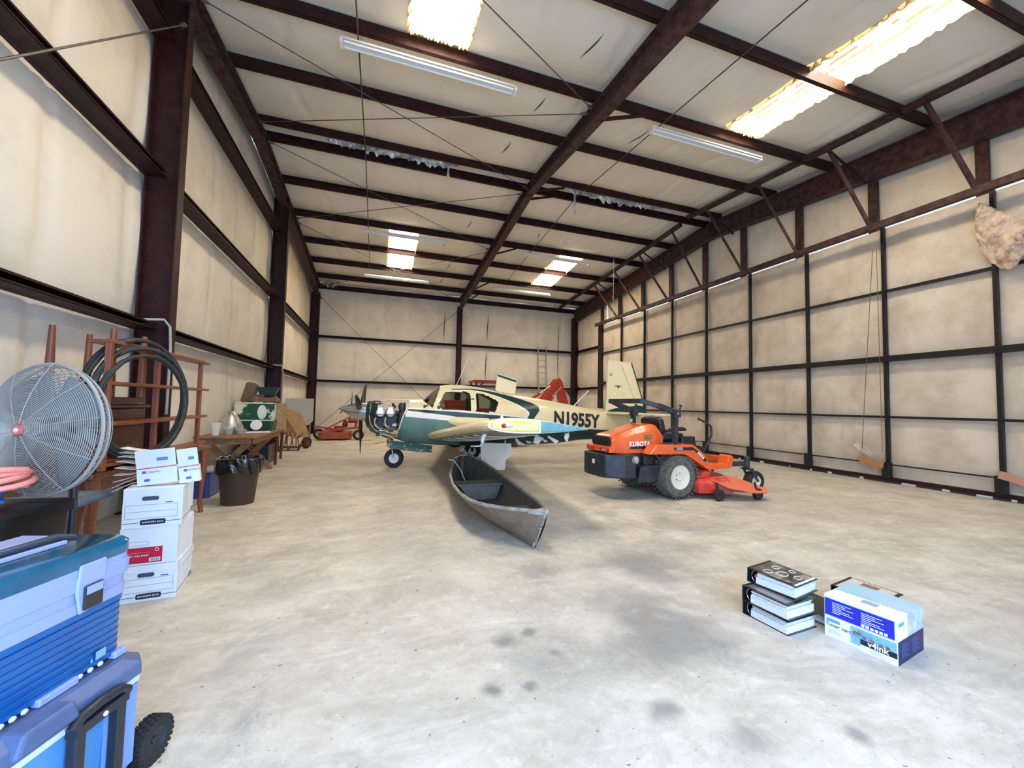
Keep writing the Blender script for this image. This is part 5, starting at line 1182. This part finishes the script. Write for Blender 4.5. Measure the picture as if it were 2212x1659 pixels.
# ================= ceiling fixtures, conduit, torn foil =================
tube_=M('fluorescent_tube_off',(.85,.86,.86),.25)
def fixture(x0,x1,y,zz,lab,rzz=0):
    t=thing('fluorescent_fixture',lab,'light fixture',((x0+x1)/2,y,zz),0,'fluorescent fixtures under the purlins');L=(x1-x0)/2
    q=B();q.prism([(-.105,.0),(-.09,.03),(-.04,.065),(.04,.065),(.09,.03),(.105,0),(.10,-.004),(.035,.02),(-.035,.02),(-.10,-.004)],0,-L,L);q.build('housing',white,t,bevel=.002)
    for s in (-1,1):
        q=B();q.tube([(-L+.04,s*.055,-.018),(L-.04,s*.055,-.018)],.019,10);q.build('tube_lamp',tube_,t,smooth=True)
        q=B();q.box((s*L-.02,-.08,-.045),(s*L+.02,.08,.03));q.build('end_socket',white,t,bevel=.004)
    for s in (-.8,.8):
        q=B();q.tube([(s*L,0,.06),(s*L,0,.17)],.004,5);q.build('hanger',rod,t)
    return t
fixture(-.70,2.02,6.60,PB(6.6)-.19,'long fluorescent fixture at the upper left under the near left skylight')
fixture(4.80,7.52,6.60,PB(6.6)-.19,'long fluorescent fixture at the right under the near right skylight')
fixture(-.62,2.02,13.88,PB(13.9)-.19,'fluorescent fixture directly in front of the far left skylight')
fixture(4.66,7.30,13.88,PB(13.9)-.19,'fluorescent fixture directly in front of the far right skylight')
fixture(-.66,1.80,17.5,PB(17.5)-.28,'farthest left fluorescent fixture, near the back wall')
fixture(4.55,7.20,17.5,PB(17.5)-.22,'farthest right fluorescent fixture, beyond the far right skylight')
for x,lab in ((-.47,'ceiling conduit running away along the left row of fluorescent fixtures'),(5.0,'ceiling conduit running away along the right row of fluorescent fixtures')):
    q=B();q.tube([(x,y,PB(y)-.05) for y in (1.5,YR,17.4)],.012,6);tag(q.build('ceiling_conduit',rod,smooth=True),lab,'conduit','ceiling conduits')
def ragged(nm,x0,x1,y,z,h,lab,mat,seed,depth=.10,strip=None):
    r=random.Random(seed);q=B();n=60;P_=[];w=[r.uniform(.4,1) for _ in range(n+1)]
    for i in range(n+1):
        x=x0+(x1-x0)*i/n;e=math.sin(math.pi*i/n)**.35
        for k in range(6):
            c=k/5;P_.append((x+r.uniform(-.012,.012),y-depth*(.2+math.sin(c*3+i*.3)*.5)*e+r.uniform(-.015,.015),z-h*w[i]*e*c+r.uniform(-.015,.015)))
    q.add(P_,[[i*6+k,i*6+6+k,i*6+7+k,i*6+1+k] for i in range(n) for k in range(5)])
    if strip:
        sx,sl=strip;q.add([(sx-.03,y-.05,z-.03),(sx+.04,y-.05,z-.03),(sx+.03,y-.08,z-sl*.6),(sx+.045,y-.06,z-sl),(sx-.03,y-.07,z-sl),(sx-.01,y-.05,z-sl*.5)],[[0,1,2,3,4,5]])
    o=q.build(nm,mat,None,solid=.004);tag(o,lab,'insulation');return o
ragged('torn_foil',-1.35,1.75,10.36,7.46,.27,'torn silvery foil insulation along the ridge over the left bay',foil,1,strip=(1.45,.42))
ragged('torn_foil',4.60,7.95,10.36,7.46,.26,'torn silvery foil insulation along the ridge over the right bay',foil,4,strip=(4.95,.75))
ragged('torn_insulation',-2.45,-1.72,19.6,PB(19.6)+.1,.36,'torn brownish insulation hanging in the far left eave corner',M('dirty_batt',(.42,.30,.22),.9,col2=(.65,.58,.50),scale=6),6)
# dark splits along the insulation seams
tear=M('dark_seam_split',(.02,.015,.012),.9)
def split(p,q_,w,par,off):
    p=Vector(p);q_=Vector(q_);d=q_-p;s=d.cross(Vector(off)).normalized();b=B();n=8;V=[]
    for i in range(n+1):
        t=i/n;c=p+d*t+s*.012*math.sin(t*5);ww=w*math.sin(math.pi*t)+.001;V+=[c-s*ww/2,c+s*ww/2]
    b.add(V,[[2*i,2*i+1,2*i+3,2*i+2] for i in range(n)]);return b.build('seam_split',tear,par)
ce=bpy.data.objects['ceiling'];wb=bpy.data.objects['wall_back']
def ceilz(x,y): return roofp(x,y)[2]-.012
for (xa_,ya),(xb_,yb_) in (((3.0,5.3),(2.9,5.9)),((2.75,7.0),(2.7,7.5)),((2.6,8.7),(2.56,9.3)),((2.6,12.8),(2.55,13.4)),((2.5,16.3),(2.45,16.9)),((2.45,18.0),(2.42,18.6)),((7.6,18.2),(7.5,18.8)),((5.1,7.1),(5.0,7.8)),((2.05,14.5),(2.03,14.9)),((4.9,12.9),(5.0,13.2))):
    split((xa_,ya,ceilz(xa_,ya)-.01),(xb_,yb_,ceilz(xb_,yb_)-.01),.022,ce,(0,0,1))
for x,za,zb in ((2.9,4.35,5.9),(5.05,4.5,6.0),(5.0,2.6,4.1),(8.9,2.5,5.9),(-1.1,.4,1.9)):
    split((x,YB-.075,za),(x+.02,YB-.075,zb),.035,wb,(0,1,0))
# ================= far left work tables and clutter =================
oldw=M('old_pine_wood',(.33,.16,.075),.6,col2=(.22,.09,.04),scale=7,stretch=(1,5,1));card_b=M('brown_cardboard',(.36,.21,.09),.8,col2=(.28,.15,.06),scale=5)
WT=thing('work_table','long wooden work table on crossed plank legs, half way down the left wall','table',(-2.25,9.1,0))
q=B();q.box((-2.72,8.0,.765),(-1.86,10.15,.80));q.build('tabletop',oldw,WT,world=True,bevel=.006)
q=B();q.box((-2.66,8.06,.67),(-1.92,8.09,.765));q.box((-1.93,8.06,.67),(-1.90,10.1,.765));q.build('apron',oldw,WT,world=True)
for y in (8.25,9.85):
    for x0,x1 in ((-2.62,-2.0),(-2.0,-2.62)):
        q=B();q.bar((x0,y+(.02 if x0<x1 else -.02),.70),(x1,y+(.02 if x0<x1 else -.02),.0),.10,.035,(0,1,0));q.build('cross_leg',oldw,WT,world=True,bevel=.003)
WT2=thing('trestle_table','second wooden table with a dark outer leg holding the peeling green panel box','table',(-2.4,10.95,0))
q=B();q.box((-2.78,10.25,.70),(-1.98,11.6,.735));q.build('tabletop',oldw,WT2,world=True,bevel=.004)
for x,y in ((-2.70,10.35),(-2.72,11.5),(-2.12,11.45)):
    q=B();q.tube([(x,y,.70),(x-.02,y+.05,0)],[.035,.028],8);q.build('leg',mah,WT2,world=True,smooth=True)
q=B();q.bar((-2.02,10.4,.74),(-2.05,10.5,.0),.055,.05);q.build('outer_leg',mah,WT2,world=True)
GB=thing('panel_box','peeling green and cream wooden box with an oval plate, on the second table','box',(-2.4,10.45,.737))
peel=M('peeling_green_cream_paint',(.010,.075,.030),.5,col2=(.78,.72,.52),scale=2.6,lo=.50,hi=.53,det=9)
q=B();q.box((-2.80,10.30,.737),(-2.04,10.75,1.335));q.build('box_body',peel,GB,world=True,bevel=.004)
q=B();q.box((-2.81,10.285,1.315),(-2.03,10.30,1.345));q.box((-2.81,10.285,.737),(-2.785,10.30,1.33));q.box((-2.07,10.285,.737),(-2.03,10.30,1.33));q.build('box_trim',M('cream_trim_peeling',(.75,.68,.48),.6,col2=(.25,.18,.1),scale=14,lo=.55,hi=.65),GB,world=True)
q=B();q.add([Vector((-2.30+.085*math.cos(a),10.285,1.14+.15*math.sin(a))) for a in [2*math.pi*i/24 for i in range(24)]],[list(range(24))]);q.build('oval_plate',awht,GB,world=True,solid=.012)
q=B();q.box((-2.045,10.28,.737),(-1.93,10.80,1.335));q.build('plank_side',M('raw_plank',(.45,.30,.16),.7,col2=(.30,.17,.08),scale=6,stretch=(1,1,4)),GB,world=True)
cloth=M('brown_canvas_cloth',(.20,.13,.085),.9,col2=(.13,.08,.05),scale=7)
q=B();q.grid(24,10,lambda a,c:Vector((-2.62+.60*a,10.36+.36*c,1.337+.16*math.sin(math.pi*a)**.6*math.sin(math.pi*c)**.5*(1+.35*math.sin(7*a+2*c))+.02*fbm(a*4,c*4)+.025)));tag(q.build('canvas_bundle',cloth,None,smooth=True),'crumpled brown canvas on top of the green panel box','cloth')
SC=thing('seat_cushion','brown vinyl seat back standing upright behind the green box','seat',(-2.78,10.85,1.337))
q=B();m=Matrix.Translation((-2.76,10.60,1.34))@Matrix.Rotation(R90(14),4,'Y')@Matrix.Rotation(R90(0),4,'Z');q.rbox((-.04,-.02,0),(.20,.10,.46),.06,5,m,ax=1);q.build('cushion_back',M('brown_vinyl',(.17,.095,.055),.5),SC,world=True,bevel=.02)
BK=thing('plastic_basket','dark green slotted plastic basket on the canvas','basket',(-2.26,10.55,1.50))
q=B();loft(q,[[Vector((-2.26+x*.80,10.55+y,1.50)) for x,y in rr(-.17,.17,-.12,.12,.03)],[Vector((-2.26+x,10.55+y,1.66)) for x,y in rr(-.20,.20,-.14,.14,.03)]]);q.build('basket_body',M('dark_green_plastic',(.006,.030,.028),.4),BK,world=True)
q=B();loft(q,[[Vector((-2.26+x,10.55+y,1.655)) for x,y in rr(-.215,.215,-.15,.15,.03)],[Vector((-2.26+x,10.55+y,1.675)) for x,y in rr(-.215,.215,-.15,.15,.03)]]);q.build('basket_rim',MC['dark_green_plastic'],BK,world=True)
# things on the near work table
q=B();q.lathe([(.215,0),(.215,.02),(.20,.10),(.165,.20),(.105,.31),(.04,.385),(.001,.40)],n=30);o=q.build('spinner_cone',M('dull_aluminium',(.52,.52,.48),.38,.7,col2=(.36,.35,.32),scale=5),None,smooth=True,ang=50);o.location=(-2.49,8.95,.802);tag(o,'large dull aluminium spinner cone standing on the near work table','cone')
q=B();q.lathe([(.05,0),(.085,.20),(.082,.20),(.05,.01)],n=20);o=q.build('paper_cup',M('cup_white',(.75,.72,.65),.6),None,smooth=True,ang=50);o.location=(-2.50,8.25,.802);tag(o,'tall white paper cup nearest on the work table','cup')
GT=thing('green_tray','dark green rectangular tub on the work table below the panel box','tub',(-2.2,9.75,.802))
q=B();loft(q,[[Vector((-2.2+x*.92,9.72+y,.802)) for x,y in rr(-.27,.27,-.2,.2,.03)],[Vector((-2.2+x,9.72+y,1.0)) for x,y in rr(-.27,.27,-.2,.2,.03)]]);q.build('tub_body',M('deep_green_plastic',(.006,.045,.018),.35),GT,world=True)
q=B();q.box((-2.48,9.50,.985),(-1.92,9.515,1.01));q.build('tub_rim',M('pale_rim',(.5,.55,.5),.5),GT,world=True)
q=B();q.lathe([(.10,0),(.10,.012),(.02,.02)],(0,0,0),(0,-1,.25),24);o=q.build('round_dial',awht,None,smooth=True);o.location=(-2.20,9.46,.91);tag(o,'round white dial leaning against the dark green tub','dial')
for k,(x,y,r,h,lab) in enumerate(((-2.36,8.40,.075,.10,'clear plastic bowl beside the paper cup'),(-2.22,8.55,.09,.08,'glass bowl in the middle of the near work table'),(-2.30,8.75,.08,.11,'plastic jar in front of the aluminium cone'))):
    q=B();q.lathe([(r*.7,0),(r,h),(r*.96,h),(r*.66,.006)],n=20);o=q.build('plastic_bowl',M('grey_clear_plastic',(.42,.42,.38),.25),None,smooth=True,ang=50);o.location=(x,y,.802);tag(o,lab,'bowl','bowls on the work table')
q=B();q.box((-.2,-.09,0),(.2,.09,.018));o=q.build('paper_pad',paper,None);o.location=(-2.05,8.9,.802);o.rotation_euler=(0,0,.3);tag(o,'flat white paper pad on the near work table edge','paper')
# under the tables
q=B();q.grid(20,20,lambda a,c:Vector((-2.62+.62*a,8.3+.7*c,.48*math.sin(math.pi*a)**.5*math.sin(math.pi*c)**.5*(.9+.1*math.sin(9*a)))));tag(q.build('burlap_heap',M('olive_brown_burlap',(.16,.11,.05),.95,col2=(.09,.06,.03),scale=8),None,smooth=True),'olive brown burlap heap under the near work table','sack')
CT=thing('milk_crate','black slatted crate on the floor between the two work tables','crate',(-2.25,10.0,0))
q=B();q.box((-2.75,10.55,.0),(-2.2,11.2,.42));q.build('crate_body',blp,CT,world=True)
q=B()
for k in range(5): q.box((-2.75,10.53,.05+.075*k),(-2.2,10.55,.09+.075*k))
q.build('crate_slats',M('charcoal_plastic',(.03,.03,.032),.5),CT,world=True)
# boards behind
WBd=thing('leaning_board','large pale grey board standing behind the brown cardboard','board',(-2.72,16.2,0))
q=B();m=Matrix.Translation((-2.70,15.2,0))@Matrix.Rotation(R90(20),4,'Z')
q.prism([(.62,-.10),(.62,.66),(.80,.78),(1.52,.78),(1.52,-.10)],1,-.015,.015,Matrix.Translation((-2.62,15.5,0))@Matrix.Rotation(R90(0),4,'Z')@Matrix(((0,0,1,0),(0,1,0,0),(1,0,0,0),(0,0,0,1)))) if 0 else q.add([Vector(p) for yy in (15.4,15.43) for p in ((-2.80,yy,.60),(-2.12,yy,.60),(-1.98,yy,.74),(-1.98,yy,1.47),(-2.80,yy,1.47))],[[0,1,2,3,4],[9,8,7,6,5],[0,5,6,1],[1,6,7,2],[2,7,8,3],[3,8,9,4],[4,9,5,0]])
q.build('board_panel',M('pale_grey_board',(.50,.48,.42),.6),WBd,world=True)
q=B();q.box((-2.75,15.44,0),(-2.70,15.48,1.40));q.box((-2.10,15.44,0),(-2.05,15.48,1.40));q.build('board_posts',oldw,WBd,world=True)
CB=thing('cardboard_sheet','folded brown cardboard sheet leaning over red parts beside the green box','cardboard',(-2.35,13.6,0))
q=B();q.add([Vector(p) for p in ((-2.70,13.5,.74),(-2.62,13.6,1.22),(-2.10,13.9,1.02),(-1.86,13.7,.46),(-2.10,13.4,.42))],[[0,1,2,3,4]]);q.add([Vector(p) for p in ((-2.70,13.5,.74),(-2.10,13.4,.42),(-1.86,13.7,.46),(-1.88,13.65,.38),(-2.12,13.3,.33),(-2.75,13.4,.62))],[[0,1,2,3,4,5]]);q.add([Vector(p) for p in ((-2.5,13.5,0),(-2.46,13.5,0),(-2.46,13.5,.62),(-2.5,13.5,.64))],[[0,1,2,3]]);q.build('cardboard_panel',card_b,CB,world=True,solid=.012)
rgm=random.Random(12);rust=M('rusty_red_iron',(.20,.035,.02),.6,col2=(.10,.03,.02),scale=12)
RP=thing('red_iron_rack','rusty red iron frame of tines on the floor under the cardboard','farm part',(-2.3,13.3,0))
q=B();q.box((-2.62,13.25,.07),(-2.0,13.55,.11));q.build('rack_base',rust,RP,world=True)
for k in range(9):
    x=-2.6+.07*k;q=B();q.tube([(x,13.3,.10),(x+rgm.uniform(-.05,.05),13.33,.35),(x+rgm.uniform(-.05,.1),13.36,.50+rgm.uniform(-.08,.05))],.014,6);q.build('iron_tine',rust,RP,world=True)
for k in range(6):
    q=B();q.tube([(-2.05,13.3,.12),(-1.95+rgm.uniform(0,.1),13.3,.2+rgm.uniform(-.1,.1)),(-1.8+rgm.uniform(-.1,.1),13.2+rgm.uniform(-.1,.1),.05+rgm.uniform(0,.2))],.010,6);q.build('loose_rod',rust,RP,world=True)
q=B();
for x in (-2.55,-2.3,-2.05): q.lathe([(.035,-.02),(.035,.02)],(x,13.3,.036),(0,1,0),14)
q.build('rack_casters',rust,RP,world=True)
wheel('parked_tyre',(-1.93,13.9,.17),(1,-.6,0),.17,.10,rust,RP)
bpy.data.objects[[o.name for o in RP.children if o.name.startswith('parked_tyre')][0]].location=Vector((0,0,0))-Vector(RP.location)
# ================= pull-behind finishing mower by the back wall =================
rorg=M('rusty_orange_paint',(.42,.085,.030),.55,col2=(.28,.07,.03),scale=6)
FMW=thing('finish_mower','rusty orange tow behind finishing mower deck near the back left corner','mower',(-1.2,17.0,0))
q=B();loft(q,[[Vector(p) for p in ((-1.95,16.6,.07),(-1.80,16.45,.06),(-1.05,16.45,.06),(-.85,16.7,.07),(-.85,17.5,.07),(-1.95,17.5,.07))],[Vector(p) for p in ((-1.95,16.6,.27),(-1.80,16.45,.29),(-1.05,16.45,.29),(-.85,16.7,.27),(-.85,17.5,.29),(-1.95,17.5,.29))]]);q.build('deck',rorg,FMW,world=True,bevel=.02)
q=B();q.bar((-2.1,16.6,.50),(-1.2,16.7,.36),.06,.06);q.bar((-1.6,16.6,.36),(-.55,16.6,.46),.07,.08);q.bar((-.75,16.7,.42),(-.62,16.8,.98),.07,.07);q.bar((-1.75,16.7,.38),(-.62,16.8,1.02),.05,.05);q.bar((-1.2,16.8,1.08),(-.6,16.8,1.02),.035,.035);q.bar((-1.2,16.8,1.08),(-1.28,16.8,.96),.04,.05);q.build('hitch_frame',rorg,FMW,world=True,bevel=.004)
q=B();q.box((-1.45,16.7,.30),(-1.15,17.0,.50));q.lathe([(.08,0),(.10,.1),(.06,.26)],(-1.1,16.9,.45),(0,0,1),16);q.lathe([(.09,0),(.09,.30)],(-1.0,16.8,.70),(1,0,0),16);q.build('gearbox',M('dark_red_iron',(.30,.02,.02),.5),FMW,world=True)
for k in range(9):
    q=B();q.tube([(-1.75+.07*k,16.55,.30),(-1.72+.07*k,16.6,.44),(-1.66+.07*k,16.65,.34)],.018,6);q.build('red_linkage',M('linkage_crimson',(.40,.015,.025),.45),FMW,world=True)
for x,y in ((-.62,16.55),(-2.0,17.2)):
    wheel('gauge_wheel',(x,y,.19),(0,-1,0),.19,.10,M('white_wheel_hub',(.55,.45,.38),.5),FMW) 
for o in FMW.children:
    if o.name.startswith('gauge_wheel'):o.location=-Vector(FMW.location)
q=B();q.bar((-.5,16.9,.85),(-.2,16.6,.35),.04,.04);q.bar((-.2,16.6,.35),(.55,15.4,.10),.06,.05);q.box((.35,15.3,0),(.42,15.36,.12));tag(q.build('tow_drawbar',rust),'dark metal drawbar lying from the finishing mower toward the aircraft nose','drawbar')
# straw and paper litter
for k,(px,py) in enumerate(((790,950),(815,957),(800,958),(835,955),(700,955))):
    p=at(px,py,2,.004);q=B();r0=random.Random(k);q.add([(p[0]+r0.uniform(.1,.3)*math.cos(a),p[1]+r0.uniform(.15,.5)*math.sin(a),.006) for a in [2*math.pi*i/9 for i in range(9)]],[list(range(9))]);tag(q.build('straw_scrap',M('straw_litter',(.55,.40,.18),.9,col2=(.65,.50,.28),scale=18),solid=.006),['first','second','third','fourth','fifth'][k]+' flat scrap of straw coloured litter on the floor beyond the nose wheel','straw scrap','straw scraps on the floor')
# ================= tractor behind the aircraft =================
tred=M('tractor_red_orange',(.62,.05,.018),.4,col2=(.50,.04,.02),scale=5)
TR=thing('backhoe_tractor','orange red tractor with roll over canopy and folded backhoe arm behind the aircraft','tractor',(4.6,14.2,0))
q=B();q.rbox((3.0,13.75,2.13),(4.15,14.75,2.21),.06,4,ax=2);cn=q.build('canopy',M('canopy_dark_red',(.33,.012,.012),.4),TR,world=True,bevel=.02)
q=B()
for x,y in ((3.1,13.85),(3.1,14.65),(4.05,13.85),(4.05,14.65)):q.bar((x,y,2.14),(x+(.12 if x<3.5 else 0),y,1.0),.06,.06)
q.bar((3.05,13.85,2.0),(4.1,13.85,2.0),.05,.05);q.bar((3.35,13.85,2.12),(3.18,13.85,1.98),.04,.04);q.build('roll_bar',blk,TR,world=True)
q=B();q.rbox((2.35,13.8,.75),(4.9,14.7,1.25),.08,4);q.build('tractor_body',tred,TR,world=True,bevel=.04)
q=B();q.rbox((2.1,13.9,1.10),(3.2,14.6,1.52),.12,5);q.build('tractor_hood',tred,TR,world=True,bevel=.05)
q=B();q.rbox((3.75,13.95,1.2),(4.2,14.5,1.75),.06,4);q.build('driver_seat',blk,TR,world=True,bevel=.03)
for x,r in ((2.4,.42),(4.4,.62)):
    for y in (13.65,14.85):
        wheel('tractor_tyre',Vector((x,y,r))-Vector(TR.location),(0,-1 if y<14 else 1,0),r,.30,tred,TR)
q=B()
q.prism([(5.15,1.15),(6.15,1.55),(6.35,2.25),(6.25,2.42),(6.10,2.42),(5.95,2.25),(5.85,1.95),(5.05,1.45)],1,14.05,14.25,Matrix(((0,0,1,0),(0,1,0,0),(1,0,0,0),(0,0,0,1)))) if 0 else None
def sideplate(pts,y0,y1): 
    n=len(pts);q.add([Vector((x,y,z)) for y in (y0,y1) for x,z in pts],[[k,(k+1)%n,(k+1)%n+n,k+n] for k in range(n)]+[list(range(n))[::-1],[k+n for k in range(n)]])
sideplate([(4.75,1.1),(5.55,1.62),(6.10,2.36),(6.24,2.42),(6.34,2.30),(6.30,2.15),(5.75,1.50),(4.95,1.0)],14.02,14.10)
sideplate([(4.75,1.1),(5.55,1.62),(6.10,2.36),(6.24,2.42),(6.34,2.30),(6.30,2.15),(5.75,1.50),(4.95,1.0)],14.26,14.34)
bo=q.build('backhoe_boom',tred,TR,world=True,bevel=.01)
q=B();sideplate([(6.12,2.36),(6.25,2.44),(6.40,2.30),(6.62,1.60),(6.85,.85),(6.70,.75),(6.30,1.30),(6.18,2.0)],14.12,14.24);q.build('dipper_arm',tred,TR,world=True,bevel=.01)
for a,c in (((5.05,1.55),(5.85,2.10)),((5.62,1.30),(6.30,2.10))):
    q=B();q.tube([(a[0],13.98,a[1]),(a[0]*.5+c[0]*.5,13.98,a[1]*.5+c[1]*.5)],.055,10);hy=q.build('hydraulic_cylinder',tred,TR,world=True,smooth=True)
    q=B();q.tube([Vector((a[0]*.5+c[0]*.5,13.98,a[1]*.5+c[1]*.5))-Vector(TR.location),Vector((c[0],13.98,c[1]))-Vector(TR.location)],.022,8);q.build('piston_rod',metal,hy,smooth=True)
q=B()
for k in range(3): q.tube([(6.5+.04*k,14.0,1.95),(6.75+.05*k,13.98,1.6),(6.8+.04*k,14,1.2),(6.65,14.05,.9)],.014,6)
q.build('hydraulic_hose',blk,TR,world=True,smooth=True)
# ladder
LD=thing('extension_ladder','aluminium ladder leaning against the back wall right of the middle column','ladder',(7.9,19.9,0))
lt_=M('ladder_aluminium',(.50,.48,.44),.4,.6)
for dx in (-.22,.22):
    q=B();q.bar((7.86+dx,19.55,0),(7.93+dx,20.12,4.42),.035,.07,(0,1,0));q.build('ladder_rail',lt_,LD,world=True)
for k in range(14):
    t=(.28+.31*k)/4.42;q=B();q.tube([(7.64+.07*t,19.55+.57*t,4.42*t),(8.08+.07*t,19.55+.57*t,4.42*t)],.016,6);q.build('ladder_rung',lt_,LD,world=True,smooth=True)
# white pole light gap at far door edge is the gap itself; items hung on the hangar door
q=B();
string=M('brown_string',(.16,.10,.06),.8)
for k,(a,c,lab) in enumerate((((1885,540),(1862,970),'left pull cord hanging down the hangar door to the fallen board'),((1893,540),(1906,975),'right pull cord hanging down the hangar door to the fallen board'))):
    q=B();q.tube([at(*a,0,9.42),at(*c,0,9.40)],.006,5);tag(q.build('pull_cord',string),lab,'cord','pull cords on the hangar door')
q=B();p0=at(1858,985,0,9.44);p1=at(1908,1002,0,9.44)
FB=thing('fallen_board','small orange brown board hung on cords at the foot of the hangar door','board',(9.44,(p0[1]+p1[1])/2,.3))
q=B();q.bar(p0-Vector((0,0,.05)),p1-Vector((0,0,.03)),.03,.13);q.build('board_face',M('orange_brown_board',(.42,.20,.07),.7),FB,world=True)
for k in range(4):
    q=B();a=p0+Vector((-.02,-.06*k,.10-.03*k));q.add([a,a+Vector((0,.12,.12)),a+Vector((.01,.02,.18)),a+Vector((-.03,-.08,.05))],[[0,1,2,3]]);q.build('torn_scrap',M('torn_white_scrap',(.6,.54,.46),.8),FB,world=True,solid=.004)
PBd=thing('pink_board','pinkish board across the foot of the hangar door at the right edge','board',(9.44,3.4,.3))
a=at(2158,1025,0,9.44);c=at(2240,1050,0,9.44)
q=B();q.bar(a,c,.03,.12);q.build('board_face',M('pinkish_board',(.50,.26,.19),.7),PBd,world=True)
# insulation torn loose at the top right
q=B();r1=random.Random(8)
def tf(u,v):
    px=2118+104*u;py=440-20*u+(95+60*math.sin(u*2.6))*v+60*u*(1-v) 
    p=at(px,py,0,9.50);return p+Vector((-.10*math.sin(math.pi*v)-.05*fbm(u*5,v*5)-.04,.03*fbm(u*9,v*9,2),.03*fbm(u*7,v*7,5)))
q.grid(26,22,tf);tag(q.build('loose_insulation',M('torn_pinkish_batt',(.66,.54,.43),.95,col2=(.42,.28,.19),scale=9,bump=.8,bscale=30,lo=.42,hi=.62),smooth=True,solid=.02),'torn brownish insulation bulging over the hangar door at the right edge','insulation')
# hanging cable from the roof in the right bay
q=B();q.tube([at(1327,440,1,13.9),at(1326,570,1,13.9),at(1324,690,1,13.9)],.008,5);q.ellip(at(1325,572,1,13.9),(.04,.04,.16),8,8);tag(q.build('hanging_cable',M('white_cable',(.65,.62,.56),.6)),'thin cable with a white wrap hanging from the roof before the header truss','cable')
q=B();q.tube([(-2.66,12.7,2.33),(-2.46,12.84,2.34),(-2.43,12.86,2.15),(-2.43,12.86,1.3)],.014,8);tag(q.build('conduit_cable',MC['grey_cable'],None,smooth=True),'grey cable bending down the second column above the work tables','cable')
